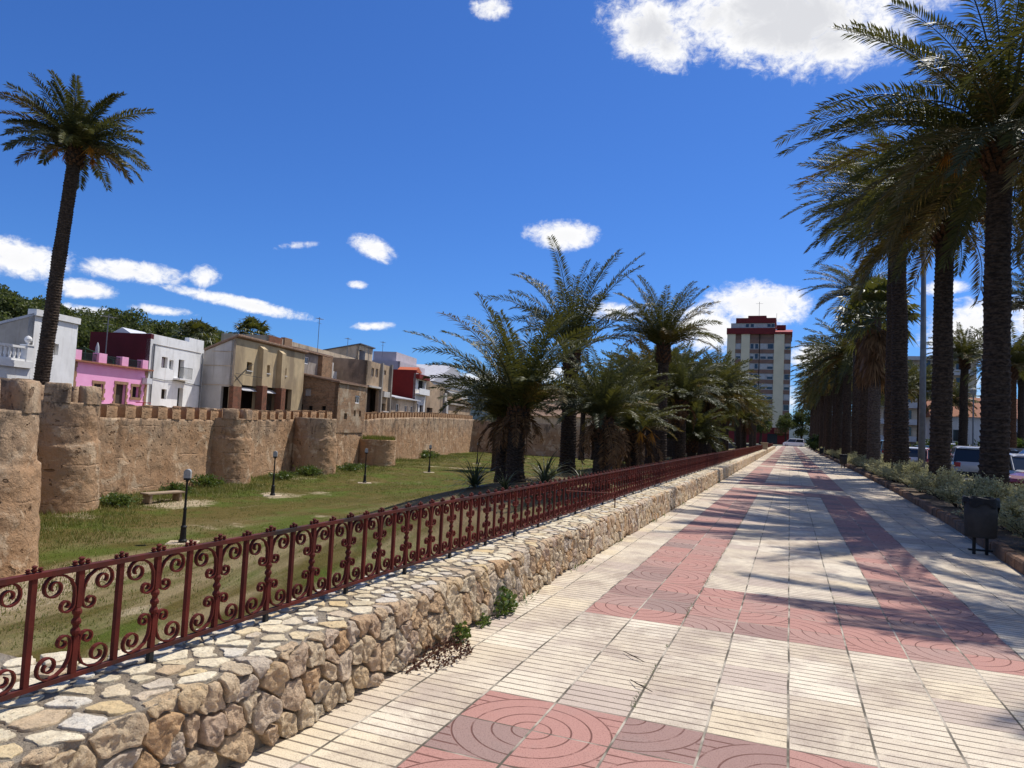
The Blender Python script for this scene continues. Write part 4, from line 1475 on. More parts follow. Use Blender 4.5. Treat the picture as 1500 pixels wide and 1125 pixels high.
# 6 grey upper house with solar panels and blotched terrace parapet
t, F = mkhouse(L2, 4.2, 14, 'grey stained house with a rubble chimney breast and blotched terrace wall')
holes = [(8.8, 9.62, 6.35, 7.02)]
shell(F, t, 6.6, 14.2, ZB, 7.45, 4.0, 'grey_plaster', 7.9, holes)
window(F, t, holes[0], 'white_trim', 'win_glass', .05, .08)
roof_slab(F, t, 6.6, 14.2, 7.46, 7.95, 4.0, 'roof_tile', .3)
mb = MB(); F.box(mb, 11.6, 13.9, 3, 7.36, -.02, .45); mb.build('chimney_breast', M['rubble'], t)
mb = MB(); F.box(mb, 6.7, 7.0, 5.0, 6.3, -.02, .3); mb.build('pilaster', M['gable_plaster'], t)
mb = MB(); F.box(mb, 14.2, 14.65, 4.4, 7.0, -.3, .25); mb.build('pilaster', M['gable_plaster'], t)
holes2 = [(17.4, 18.6, 6.45, 6.95)]
Fb = Face(L2, 7.2, F.o)
mb = MB(); facade(mb, Fb, 14.2, 26, ZB, 7.9, [(19.6, 20.9, 6.5, 7.1)], .3); wl = mb.build('terrace_back_wall', M['beige_plaster'], t)
void(Fb, t, (19.6, 20.9, 6.5, 7.1), 'dark_open', .2, 'window')
mb = MB(); F.box(mb, 14.25, 23.6, 4.9, 5.15, -3.0, .0); mb.build('terrace_floor', M['beige_plaster'], t)
for a, b in ((14.7, 16.9), (17.1, 20.4), (20.6, 23.5)):
    mb = MB(); F.box(mb, a, b, 5.152, 6.2, -.18, .02); mb.build('terrace_parapet', M['cream_white'], t)
sp = []
for k in range(3):
    mb = MB()
    a = 15.0 + k * 2.45
    p0, p1 = Fb.p(a, 7.55, .9), Fb.p(a + 2.3, 7.55, .9)
    q0, q1 = Fb.p(a - .3, 8.35, -.5), Fb.p(a + 2.0, 8.35, -.5)
    up_ = Vector((0, 0, .05))
    mb.add([p0, p1, q1, q0, p0 + up_, p1 + up_, q1 + up_, q0 + up_], [(3, 2, 1, 0), (4, 5, 6, 7), (0, 1, 5, 4), (1, 2, 6, 5), (2, 3, 7, 6), (3, 0, 4, 7)])
    o = mb.build('solar_panel', M['solar'], t)

# 7 long ochre house behind, with a roof room
t, F = mkhouse(L2, 9.5, 24, 'long ochre house behind with a flat parapet and a roof room')
shell(F, t, 11.5, 33.5, ZB, 9.2, 5, 'beige_plaster', 9.3)
mb = MB(); F.box(mb, 14.6, 16.2, 8.4, 9.42, -.3, .12); mb.build('patched_wall', M['ochre_stone'], t)
mb = MB(); F.box(mb, 11.6, 14.2, 8.0, 9.25, -3, .05); mb.build('brick_gable', M['redbrick'], t)
F2 = Face(L2, 9.2, F.o)
S2 = SideFace(F2, 33.6)
mb = MB(); facade(mb, F2, 33.6, 38.6, ZB, 11.0, [(33.9, 35.2, 9.4, 10.4)], .3); facade(mb, S2, .0, 5.2, ZB, 11.0, (), .3, ztop=lambda q: 11.0 - 1.0 * q / 5.2)
mb.build('roof_room', M['beige_plaster'], t)
void(F2, t, (33.9, 35.2, 9.4, 10.4), 'dark_open', .2, 'window')
roof_slab(F2, t, 33.6, 38.6, 11.01, 10.0, 5.2, 'slate', .3)
flat_roof(F, t, 11.7, 33.4, 9.1, 4.9)

# 8 tall narrow house
t, F = mkhouse(L2, 1, 20, 'tall narrow brown house with a deep shaded gallery and a drainpipe')
holes = [(17.45, 18.15, 5.98, 6.85), (18.6, 19.35, 5.98, 6.88), (21.1, 21.75, 6.42, 6.92), (16.6, 19.85, .5, 4.75), (20.9, 22.3, 1.0, 3.3), (20.9, 22.6, 4.2, 4.65)]
shell(F, t, 16.05, 23.3, ZB, 7.5, 6, 'brown_plaster', 7.8, holes)
for h in holes[:3]: window(F, t, h, 'white_trim', 'win_glass', .18, .07)
for h in holes[3:]: void(F, t, h, 'brown_room', .9 if h[0] < 18 else .28, 'gallery')
mb = MB(); F.box(mb, 16.5, 20.0, 4.8, 5.0, -.1, .22); mb.build('ledge', M['gable_plaster'], t)
mb = MB(); F.box(mb, 20.05, 20.35, -1, 7.6, .0, .25); F.box(mb, 22.95, 23.3, -1, 7.7, .0, .25); mb.build('pilaster', M['grey_plaster'], t)
for z_ in (1.9, 4.0):
    mb = MB(); F.box(mb, 20.7, 22.5, z_, z_ + .6, .02, .35); mb.build('balcony', M['gable_plaster'], t)
flat_roof(F, t, 16.2, 23.2, 7.45, 5.8)
mb = MB(); q = F.p(20.1, 7.5, -2.2); mb.lathe([(.32, 0), (.32, 1.2), (.36, 1.22), (.36, 1.3)], 10, tuple(q)); mb.build('chimney', M['slate'], t)

# 9 dark red house with low annex
t, F = mkhouse(L2, 3, 40, 'dark red house wall rising behind the ruined stretch of the town wall')
holes = [(40.0, 42.8, 5.9, 7.2), (39.5, 40.6, .5, 3.9), (41.2, 42.9, .5, 3.8)]
shell(F, t, 38.8, 43.7, ZB, 8.0, 6.0, 'cream_white', None, holes, (), 'red_wall')
mb = MB(); SideFace(F, 38.8).box(mb, 0, 6.0, 8.002, 8.4, -.4, .0); mb.build('parapet', M['red_wall'], t)
mb = MB(); F.box(mb, 38.8, 43.7, 7.3, 7.9, .002, .5); mb.build('eave', M['red_wall'], t)
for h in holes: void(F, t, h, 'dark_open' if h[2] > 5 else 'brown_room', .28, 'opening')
mb = MB(); F.box(mb, 38.9, 43.6, 5.2, 5.35, 0, .6); F.box(mb, 38.9, 43.6, 5.35, 6.0, .52, .6); mb.build('balcony', M['white_trim'], t)
flat_roof(F, t, 39.1, 43.6, 7.9, 5.8)
t, F = mkhouse(L2, 2.6, 33, 'low beige annex with a sloping sheet roof beneath the dark red wall')
holes = [(30.2, 31.6, 2.2, 3.6), (33.6, 34.9, 2.2, 3.5), (36, 37.2, 2.2, 3.5)]
shell(F, t, 28.5, 38.6, ZB, 4.25, 3.0, 'beige_plaster', 4.7, holes)
for h in holes: window(F, t, h, 'white_trim', 'win_glass', .12, .09)
roof_slab(F, t, 28.5, 38.6, 4.27, 4.75, 3.0, 'pale_roof', .5)
mb = MB(); F.box(mb, 29, 38.4, 2.0, 2.08, .02, 1.6); mb.build('canopy', M['pale_roof'], t)

# 10 ruined brown walls and the pale buildings behind
t, F = mkhouse(L2, 3, 48, 'ruined brown party wall with vertical stains beside the red house', 'ruin', 'ruined_wall')
mb = MB()
facade(mb, F, 44.0, 53.4, ZB, 7.5, [(44.6, 47.5, -1, 3.6)], .5, ztop=lambda q: 7.3 + .3 * math.sin(q * 1.3)); mb.build('wall', M['brown_plaster'], t)
void(F, t, (44.6, 47.5, -1, 3.6), 'brown_room', .45, 'opening')
mb = MB(); F.box(mb, 53.0, 54.2, ZB, 6.1, -.5, .25); F.box(mb, 53.2, 54.4, ZB, 4.9, -.5, .5); mb.build('broken_end', M['gable_plaster'], t)
t, F = mkhouse(L2, 5, 66, 'ruined dark brown house front with a cornice and no roof', 'ruin', 'ruined_house')
mb = MB()
facade(mb, F, 57.6, 80, ZB, 7.2, [(58, 80, 5.05, 5.4)], .5, ztop=lambda q: 7.2 if q < 70 else 7.2 - (q - 70) * .17); mb.build('wall', M['brown_plaster'], t)
mb = MB(); F.box(mb, 57.6, 80, 4.7, 5.0, .0, .35); F.box(mb, 57.5, 70, 7.0, 7.22, .0, .3); mb.build('cornice', M['grey_plaster'], t)
void(F, t, (58, 80, 5.05, 5.4), 'brown_room', .4, 'recess')
t, F = mkhouse(L2, 12, 70, 'pale lilac building with a stair tower rising behind the ruins')
shell(F, t, 58, 72, ZB, 11.2, 7, 'lilac'); flat_roof(F, t, 58, 72, 11.1, 6.9, 'pale_roof')
mb = MB(); F.box(mb, 59, 70, 11.2, 12.8, -5, -1); mb.build('stair_tower', M['lilac'], t)
t, F = mkhouse(L2, 10, 84, 'white building with a wide grey sheet metal roof behind the ruins')
shell(F, t, 70, 98, ZB, 9.0, 12, 'cream_white', 9.0)
mb = MB(); mb.prism([F.p(69.5, 8.9, .4), F.p(98.5, 8.9, .4), F.p(84, 13.0, .4)], -F.n * 12.6); mb.build('roof', M['pale_roof'], t)
# orange shed beside the red house
t, F = mkhouse(L2, 7, 52, 'small orange rooftop hut behind the ruined brown wall', 'hut', 'rooftop_hut')
mb = MB(); facade(mb, F, 50.2, 53.6, ZB, 9.0, [(50.9, 52.9, 7.6, 8.4)], .3); mb.build('wall', M['orange'], t)
mb = MB(); mb.prism([F.p(50, 9.0, .2), F.p(53.8, 9.0, .2), F.p(51.9, 9.8, .2)], -F.n * 3); mb.build('roof', M['orange'], t)
void(F, t, (50.9, 52.9, 7.6, 8.4), 'gable_plaster', .25, 'window')
# tile roofed houses seen between the palms
for (x, y, w_, d_, hz, rz, lab) in ((-47, 138, 16, 9, 4.6, -.15, 'low house with an old tiled roof seen between the palm trunks'),
                                   (-58, 160, 14, 9, 8.5, -.1, 'brown gabled house beyond the low tiled roof between the palms')):
    t = thing('house', lab, 'house', (x, y, -3.6), rz)
    mb = MB(); mb.box(-w_ / 2, w_ / 2, 0, d_, 0, hz + 3); mb.build('wall', M['beige_plaster'], t)
    mb = MB(); mb.prism([(-w_ / 2 - .4, -.5, hz + 3.0), (-w_ / 2 - .4, d_ / 2, hz + 5.6), (-w_ / 2 - .4, d_ + .5, hz + 3.0)], (w_ + .8, 0, 0)); mb.build('roof', M['roof_tile'], t)
    mb = MB(); mb.box(-1.5, -.3, -.05, .02, 4.5, 6); mb.build('window', M['dark_open'], t)


def antenna(x, y, z, h, label, kind=0):
    t = thing('antenna', label, 'antenna', (x, y, z))
    mb = MB(); mb.tube([(0, 0, 0), (0, 0, h)], .03, 6); mb.build('mast', M['pole_grey'], t)
    mb = MB()
    mb.tube([(-.1, -.5, h - .15), (.1, .5, h - .15)], .018, 5)
    for k in range(6):
        mb.tube([(-.25, -.42 + k * .17, h - .15), (.25, -.42 + k * .17, h - .15)], .01, 4)
    if kind: mb.tube([(0, -.35, h - .6), (0, .35, h - .6)], .015, 5)
    mb.build('aerial', M['pole_grey'], t)


antenna(-43.4, 57.6, 7.4, 3.9, 'tall television aerial on the grey stained house roof', 1)
antenna(-51.3, 74, 9.1, 2.4, 'thin aerial above the long ochre house parapet')
antenna(-52.8, 84.5, 10.2, 2.2, 'aerial at the corner of the roof room', 1)
antenna(-46.0, 70.6, 7.5, 2.6, 'thin aerial on the tall narrow house roof near the red wall')
antenna(-39.5, 31.5, 3.9, 3.3, 'slender aerial rising from the pink house terrace', 1)


# ------------------------------------------------------------------ palms
def frond(mb, az, elv, L, droop, ll, n, rng, wind=(0, 0), lw=.036, vee=.45, rach=True):
    """a pinnate leaf: drooping midrib with two rows of narrow folded leaflets"""
    seg = 14
    p = Vector((math.cos(az) * .16, math.sin(az) * .16, 0))
    pts, dirs = [p.copy()], []
    side_bend = rng.uniform(-.25, .25)
    for i in range(seg):
        t = (i + .5) / seg
        e = elv - droop * t ** 1.35
        a = az + side_bend * t
        d = Vector((math.cos(a) * math.cos(e) + wind[0] * t, math.sin(a) * math.cos(e) + wind[1] * t, math.sin(e))).normalized()
        dirs.append(d)
        p = p + d * (L / seg)
        pts.append(p.copy())
    if rach:
        mb.tube(pts, [.028 * (1 - i / seg) + .006 for i in range(seg + 1)], 4, False)
    tw = rng.uniform(-.4, .4)
    for k in range(n):
        t = .13 + .87 * (k + rng.uniform(-.3, .3)) / n
        if t > .995: t = .995
        q = t * seg
        i = min(int(q), seg - 1)
        fr = q - i
        b = pts[i].lerp(pts[i + 1], fr)
        d = dirs[i]
        lat = d.cross(Vector((0, 0, 1)))
        if lat.length < .05: lat = Vector((-math.sin(az), math.cos(az), 0))
        lat.normalize()
        up = lat.cross(d).normalized()
        ct, st = math.cos(tw), math.sin(tw)
        lat, up = lat * ct + up * st, up * ct - lat * st
        prof = min(1.0, .45 + t * 2.2) * (1 if t < .6 else 1 - (t - .6) * 1.35)
        for s in (-1, 1):
            l = ll * prof * rng.uniform(.85, 1.12)
            fwd = .42 + .62 * t + rng.uniform(-.12, .12)
            v = vee + rng.uniform(-.45, .35)
            w = (lat * s + d * fwd + up * v).normalized()
            tip = b + w * l + Vector((wind[0] * .25 * l, 0, -l * .20))
            mid = b + w * l * .45
            nrm = w.cross(d)
            if nrm.length < 1e-3: nrm = up
            wd = (d - w * d.dot(w))
            if wd.length < 1e-3: wd = up
            wd = (wd.normalized() + up * rng.uniform(-.5, .5)).normalized() * lw * .5
            o = len(mb.v)
            mb.v += [tuple(b), tuple(mid + wd), tuple(tip), tuple(mid - wd)]
            mb.f.append((o, o + 1, o + 2, o + 3))


def crown_mesh(n, L, el_hi, el_lo, droop, ll, nl, seed, wind=(0, 0), lw=.036, mat_='frond', ex=.8, old=.14):
    rng = random.Random(seed)
    mb = MB()
    marks = []
    for i in range(n):
        k = (i + .5) / n
        az_ = i * 2.39996 + rng.uniform(-.3, .3)
        e = R(el_hi + (el_lo - el_hi) * k ** ex + rng.uniform(-9, 9))
        l = L * (.78 + .22 * math.sin(PI * min(1, k * 1.2 + .15))) * rng.uniform(.82, 1.1)
        dr = R(droop) * (.75 + .5 * k) * rng.uniform(.7, 1.3)
        f0 = len(mb.f)
        frond(mb, az_, e, l, dr, ll, nl, rng, wind, lw * rng.uniform(.85, 1.1), rng.uniform(.25, .6))
        marks.append((f0, len(mb.f), 1 if (k > 1 - old and rng.random() < .7) or rng.random() < .04 else (2 if rng.random() < .3 else 0)))
    me = mb.mesh('crown', [M[mat_], M['frond_old'], M['frond_grey' if mat_ == 'frond' else 'frond']])
    for f0, f1, m_ in marks:
        for q in range(f0, f1): me.polygons[q].material_index = m_
    return me


def dead_mesh(n, L, seed, el=-35, spread=40):
    rng = random.Random(seed)
    mb = MB()
    for i in range(n):
        az_ = rng.uniform(0, 2 * PI)
        frond(mb, az_, R(el + rng.uniform(-spread, spread * .6)), L * rng.uniform(.5, 1.1), R(rng.uniform(50, 80)), .30, 26, rng, (0, 0), .05)
    return mb.mesh('dead_fronds', M['dead'])


def fruit_mesh(n, seed):
    rng = random.Random(seed)
    mb = MB()
    for i in range(n):
        az_ = rng.uniform(0, 2 * PI)
        base = Vector((math.cos(az_) * .25, math.sin(az_) * .25, .05))
        tip = base + Vector((math.cos(az_) * .75, math.sin(az_) * .75, .05))
        mb.tube([base, base.lerp(tip, .5) + Vector((0, 0, .22)), tip], [.03, .025, .02], 5)
        for k in range(26):
            e = tip + Vector((rng.gauss(0, .12) + math.cos(az_) * .1, rng.gauss(0, .12) + math.sin(az_) * .1, -rng.uniform(.25, .65)))
            d = (e - tip).cross(Vector((rng.random(), rng.random(), .2))).normalized() * .012
            o = len(mb.v)
            mb.v += [tuple(tip), tuple(tip.lerp(e, .5) + d), tuple(e), tuple(tip.lerp(e, .5) - d)]
            mb.f.append((o, o + 1, o + 2, o + 3))
    return mb.mesh('fruit_stalks', M['fruit'])


def trunk_mesh(H, r0, r1, seed, ma='trunk', lean=(0, 0), fine=True, flare=1.25, name='trunk'):
    """tapered stem covered with the stubs of old leaf bases in spiralling rows"""
    rng = random.Random(seed)
    seg = 30 if fine else 18
    row = .13 if fine else .2
    sub = 4 if fine else 3
    nb = 11 if fine else 8
    rows = int(H / row)
    mb = MB()
    nz = rows * sub
    jitter = {}
    for j in range(nz + 1):
        z = H * j / nz
        k = z / H
        R_ = r0 + (r1 - r0) * min(1, k * 1.15)
        R_ *= 1 + .25 * max(0, 1 - z / .6) ** 2
        if flare > 1: R_ *= 1 + (flare - 1) * sstep(z, H - 1.0, H - .25) - (.28 * sstep(z, H - .25, H))
        R_ *= .94 + .06 * noise.noise((z * .9, seed, 0))
        rw = j // sub
        ph = (j % sub) / sub
        cx = lean[0] * (k ** 1.25) * H + .04 * noise.noise((z * .4, seed * 3, 2))
        cy = lean[1] * (k ** 1.25) * H
        for i in range(seg):
            a = 2 * PI * i / seg
            bi = (a / (2 * PI) * nb + .5 * (rw % 2)) % nb
            key = (rw, int(bi))
            if key not in jitter: jitter[key] = rng.uniform(.3, 1.0)
            tri = 1 - abs((bi % 1) - .5) * 2
            rr_ = R_ * (1 + ((.27 if fine else .22) * ph ** 1.4 * jitter[key] * (.25 + .75 * tri)))
            mb.v.append((cx + rr_ * math.cos(a), cy + rr_ * math.sin(a), z))
    for j in range(nz):
        for i in range(seg): mb.f.append((j * seg + i, j * seg + (i + 1) % seg, (j + 1) * seg + (i + 1) % seg, (j + 1) * seg + i))
    mb.f.append(tuple(range(nz * seg, nz * seg + seg)))
    return mb.mesh(name, M[ma])


def boots_mesh(r_, h, seed):
    """pale stubs of cut leaf stalks standing out just under the crown"""
    rng = random.Random(seed)
    mb = MB()
    for i in range(54):
        a = i * 2.39996
        z = -h + h * 1.15 * i / 54
        el_ = R(48 + 24 * i / 54)
        d = Vector((math.cos(a) * math.cos(el_), math.sin(a) * math.cos(el_), math.sin(el_)))
        lat = Vector((-math.sin(a), math.cos(a), 0))
        b = Vector((math.cos(a) * r_ * .82, math.sin(a) * r_ * .82, z))
        l = rng.uniform(.16, .30)
        up = d.cross(lat)
        w, t_ = .085, .03
        q = [b - lat * w - up * t_, b + lat * w - up * t_, b + lat * w + up * t_, b - lat * w + up * t_]
        e = [b + d * l + (p - b) * .55 for p in q]
        mb.add(q + e, [(3, 2, 1, 0), (4, 5, 6, 7), (0, 1, 5, 4), (1, 2, 6, 5), (2, 3, 7, 6), (3, 0, 4, 7)])
    return mb.mesh('leaf_bases', M['boots'])


WIND = (-.36, .02)
CROWN = {
    'big': [crown_mesh(64, 3.3, 86, 8, 56, .50, 66, 101, (0, 0), .055, 'frond_grey', .85, .05)],
    'near': [crown_mesh(84, 5.1, 82, -8, 66, .54, 88, 190 + i, WIND, .042) for i in range(2)],
    'tall': [crown_mesh(56, 4.6, 80, -8, 66, .52, 84, 200 + i, WIND, .042) for i in range(3)],
    'far': [crown_mesh(54, 4.4, 80, -16, 66, .58, 46, 230 + i, WIND, .08) for i in range(3)],
    'young': [crown_mesh(50, 4.9, 88, 30, 56, .60, 84, 300 + i, (-.03, 0), .050, 'frond_grey' if i == 1 else 'frond', .8, .08) for i in range(4)],
    'upright': [crown_mesh(30, 5.3, 89, 40, 60, .58, 84, 330, (.03, 0), .048, 'frond_grey', 1.0, .05)],
    'mid': [crown_mesh(50, 3.8, 86, 14, 58, .58, 50, 350 + i, (-.06, 0), .07, 'frond_grey' if i == 1 else 'frond') for i in range(3)],
}
DEAD = [dead_mesh(16, 2.2, 41 + i) for i in range(2)]
FRUIT = [fruit_mesh(6, 51 + i) for i in range(2)]
BOOT = boots_mesh(.42, .8, 7)


def palm(label, x, y, z0, top, r_, kind, var=0, rot=0.0, sc=1.0, lean=(0, 0), fine=True, dead=False, fruit=False, boots=True, group=None, ma='trunk'):
    t = thing('date_palm', label, 'palm', (x, y, z0), 0, group)
    H = top - z0
    obj('trunk', trunk_mesh(H, r_ * 1.05, r_ * .88, int(abs(x * 31 + y * 17)) % 997, ma, lean, fine, 1.32 if fine else 1.2), t)
    c = Vector((lean[0] * H, lean[1] * H, H - .12))
    o = obj('crown', CROWN[kind][var % len(CROWN[kind])], t, c, rot)
    o.scale = (sc, sc, sc)
    if boots:
        o = obj('leaf_bases', BOOT, t, c, rot)
        o.scale = (r_ / .36, r_ / .36, 1)
    if dead: obj('dead_fronds', DEAD[var % 2], t, c, rot * 2)
    if fruit: obj('fruit_stalks', FRUIT[var % 2], t, c, rot + 1)
    return t


# the tall leaning palm on the left
palm('very tall lone palm leaning over the town wall at far left', -32.2, 22.3, -3.1, 13.6, .33, 'big', 0, .4, 1.12, (.026, .035), True, False, True)
# right hand row along the promenade
palm('date palm just outside the frame whose fronds hang into the upper right corner', 5.9, 12.6, .0, 8.9, .30, 'tall', 1, .25, .9, group='date palms right of the promenade')
palm('date palm to the right of the viewer, outside the frame', 5.6, 5.3, .0, 8.4, .30, 'mid', 0, .4, .8, group='date palms right of the promenade')
palm('thick palm trunk behind the near litter bin, crown cut by the top edge', 4.2, 18.6, .02, 8.6, .285, 'near', 0, -.15, .94, (.008, .01), fruit=True, group='date palms right of the promenade')
palm('palm with a pale belt of cut leaf bases, just right of the grey street lamp', 4.2, 24.7, .02, 8.6, .29, 'near', 1, .35, .88, (.006, 0), fruit=True, group='date palms right of the promenade')
palm('tall palm with a slightly bent trunk just left of the grey street lamp', 4.15, 32.6, .02, 11.4, .32, 'tall', 2, -.3, 1.0, (-.02, 0), fruit=True, group='date palms right of the promenade')
palm('tall palm standing close behind the bent trunk left of the lamp', 4.3, 36.6, .02, 12.4, .32, 'tall', 0, .5, .95, group='date palms right of the promenade')
palm('slim tall palm whose crown rises above the fan palms', 4.5, 57.5, .02, 12.6, .36, 'tall', 1, .1, .95, fine=False, group='date palms right of the promenade')
for i, (x, y, tp, var) in enumerate([(4.2, 63, 8.6, 0), (4.0, 70, 8.3, 1), (4.2, 78, 8.6, 0), (4.0, 87, 9.0, 1), (4.2, 97, 9.0, 0), (4.1, 108, 9.0, 1), (4.2, 120, 9.4, 0), (4.1, 133, 9.4, 1), (4.2, 147, 9.4, 0), (4.2, 162, 9.6, 1)]):
    palm('date palm deep in the dense dark row right of the far promenade', x, y, .02, tp, .36, 'far', var, .3 * math.sin(i * 2.1), 1.0 + .05 * math.sin(i), fine=False, boots=False, group='far date palms right of the promenade')
# left rows in the park bed
palm('stout short palm with arching fronds and brown hanging leaves, leftmost of the near clump', -9.8, 25.6, park_z(-9.8, 25.6), 2.25, .36, 'young', 0, 2.1, 1.0, dead=True, group='palms left of the railing')
palm('slim palm half hidden behind the stout short palm, with brown leaves hanging', -11.9, 29.3, park_z(-11.9, 29.3), 1.9, .24, 'young', 3, 1.0, .70, dead=True, group='palms left of the railing')
palm('tall straight palm with few upright grey fronds, right of the stout short one', -9.8, 32.4, park_z(-9.8, 32.4), 5.2, .38, 'upright', 0, 1.3, 1.05, dead=False, group='palms left of the railing')
palm('thick bushy palm with rusty frond stalks, between two taller palms', -6.2, 24.6, -.6, 2.0, .33, 'young', 1, .6, .60, dead=True, group='palms left of the railing')
palm('low palm with dry golden fronds drooping beside its dark trunk', -6.2, 30.4, -.6, 1.6, .34, 'young', 2, 2.6, .56, dead=True, fruit=True, group='palms left of the railing')
palm('tallest spreading palm of the left clump, its fronds reaching towards the tower block', -6.1, 36.2, -.6, 6.0, .31, 'young', 3, .3, .80, group='palms left of the railing')
palm('medium palm with drooping grey fronds right of the tallest left palm', -6.0, 42.5, -.6, 3.5, .34, 'young', 1, 1.9, .74, dead=True, group='palms left of the railing')
palm('short palm low behind the railing with a wide crown near the ground', -6.3, 50.5, -.6, 1.2, .34, 'mid', 1, .9, .95, fine=False, group='palms left of the railing')
for i, (x, y, tp, var, sc) in enumerate([(-6.0, 57.5, 4.3, 0, 1.1), (-7.2, 64, 3.6, 1, 1.1), (-6.0, 72, 4.8, 0, 1.1), (-6.6, 82, 4.6, 1, 1.15), (-6.0, 93, 5.3, 0, 1.1), (-6.4, 107, 5.4, 1, 1.1), (-6.0, 124, 5.6, 0, 1.1), (-6.2, 142, 5.8, 1, 1.1), (-9.5, 47, 3.9, 1, 1.1), (-9.0, 39, 2.6, 2, 1.0), (-8.2, 45, 4.6, 2, 1.0), (-7.6, 52.5, 5.0, 0, 1.05), (-5.8, 62, 5.4, 2, 1.05), (-8.4, 60, 3.0, 1, 1.0), (-7.2, 76, 6.4, 2, 1.1), (-5.6, 98, 3.6, 2, 1.1), (-7.8, 90, 6.8, 0, 1.1), (-9.8, 56, 4.4, 0, 1.15), (-10.5, 68, 4.6, 1, 1.15), (-11, 85, 5, 0, 1.2)]):
    palm('palm in the dense clump between the railing and the tower block', x, y, -.6, tp, .33, 'mid', var, 1.3 * i, sc, fine=False, boots=False, dead=(i % 3 == 0), group='far palms left of the railing')
palm('small lone palm on the grass before the far town wall', -27.3, 65.5, -3.05, 2.1, .30, 'mid', 0, .5, .75, fine=False, boots=False)
palm('dark slim palm beside the small lone palm on the far grass', -28.7, 71.8, -3.05, 1.6, .30, 'mid', 1, 1.5, .6, fine=False, boots=False)
palm('thin palm trunk left of the pair glimpsed between the left palms', -13.6, 48.4, -.6, 3.4, .20, 'mid', 1, .5, .7, fine=False, boots=False)
palm('thin palm trunk right of the pair glimpsed between the left palms', -13.1, 49.8, -.6, 3.2, .17, 'mid', 0, 2.5, .7, fine=False, boots=False)
# palms across the parking lot
palm('leaning palm with a full crown between the two thick trunks on the right', 13.3, 68.5, -.05, 9.0, .35, 'mid', 0, .8, .95, (.01, 0), False, group='palms beyond the parking lot')
palm('palm at the right edge whose upper fronds cross the clouds', 15.2, 56.5, -.05, 11.2, .3, 'mid', 1, .3, .95, fine=False, group='palms beyond the parking lot')
palm('lower palm at the right edge with orange brown trunk', 14.9, 61.0, -.05, 7.6, .3, 'mid', 0, 1.8, 1.0, fine=False, ma='boots', group='palms beyond the parking lot')
for i, (x, y, tp, var) in enumerate([(12.2, 82, 7.2, 1), (10.4, 92, 7.5, 0), (15.5, 86, 6.0, 1), (9.3, 76, 6.4, 0), (19, 75, 8.0, 0), (9.0, 108, 8.0, 1), (12, 118, 8, 0), (7.8, 98, 7.0, 1)]):
    palm('distant palm in the grove beyond the parked cars', x, y, -.05, tp, .3, 'mid', var, 1.1 * i, 1.0, fine=False, boots=False, group='grove beyond the parked cars')


# fan palms
def fan_crown(n, seed):
    rng = random.Random(seed)
    mb, dd_ = MB(), MB()
    for i in range(n + 46):
        dead = i >= n
        q = (i % n + .5) / n
        az_ = i * 2.39996 + rng.uniform(-.2, .2)
        e = R(80 - 105 * q + rng.uniform(-8, 8)) if not dead else R(rng.uniform(-82, -50))
        pl = rng.uniform(.8, 1.15) if not dead else rng.uniform(.35, .6)
        d = Vector((math.cos(az_) * math.cos(e), math.sin(az_) * math.cos(e), math.sin(e)))
        b = d * .18 + Vector((0, 0, -rng.uniform(0, 1.9) if dead else 0))
        c = b + d * pl
        m_ = dd_ if dead else mb
        m_.tube([b, c], [.025, .015], 4, False)
        lat = d.cross(Vector((0, 0, 1)))
        if lat.length < .1: lat = Vector((1, 0, 0))
        lat.normalize()
        up = lat.cross(d)
        ns = 17
        for k in range(ns):
            a = R(-105 + 210 * k / (ns - 1))
            v = (d * math.cos(a) + lat * math.sin(a) + up * .10).normalized()
            l = (.95 - .25 * abs(a) / 2) * rng.uniform(.9, 1.1) * (.75 if dead else 1)
            w = up * .02 + (lat * math.cos(a) - d * math.sin(a)) * .052
            o = len(m_.v)
            tip = c + v * l + Vector((0, 0, -.30 * l * (1.6 if k % 2 else 1)))
            mid = c + v * l * .55
            m_.v += [tuple(c), tuple(mid + w), tuple(tip), tuple(mid - w)]
            m_.f.append((o, o + 1, o + 2, o + 3))
    return mb.mesh('crown', M['fan']), dd_.mesh('dead_fronds', M['dead'])


FAN = [fan_crown(44, 71), fan_crown(40, 72)]


def fan_palm(label, x, y, z0, top, r_, var, sc=1.0, fine=True, ma='trunk_light'):
    t = thing('fan_palm', label, 'palm', (x, y, z0))
    H = top - z0
    obj('trunk', trunk_mesh(H, r_ * 1.05, r_ * .85, int(y * 7), ma, (0, 0), fine, 1.0), t)
    o = obj('crown', FAN[var][0], t, (0, 0, H), var * 1.0); o.scale = (sc, sc, sc)
    o = obj('dead_fronds', FAN[var][1], t, (0, 0, H), var * 2.0); o.scale = (sc * .8, sc * .8, sc)


fan_palm('fan palm with a patterned grey brown trunk left of the tall bent palm', 4.25, 43.6, .02, 8.5, .34, 0, 1.25)
fan_palm('fan palm with a reddish trunk and brown skirt, left of the patterned one', 4.25, 48.6, .02, 8.6, .38, 1, 1.2, ma='trunk')
fan_palm('fan palm showing above the roof of the ochre house', -61.0, 68.0, -3.6, 10.6, .25, 0, 1.5, False)
fan_palm('fan palm showing between the white house and the ochre gable', -63.8, 62.3, -3.6, 9.7, .25, 1, 1.4, False)


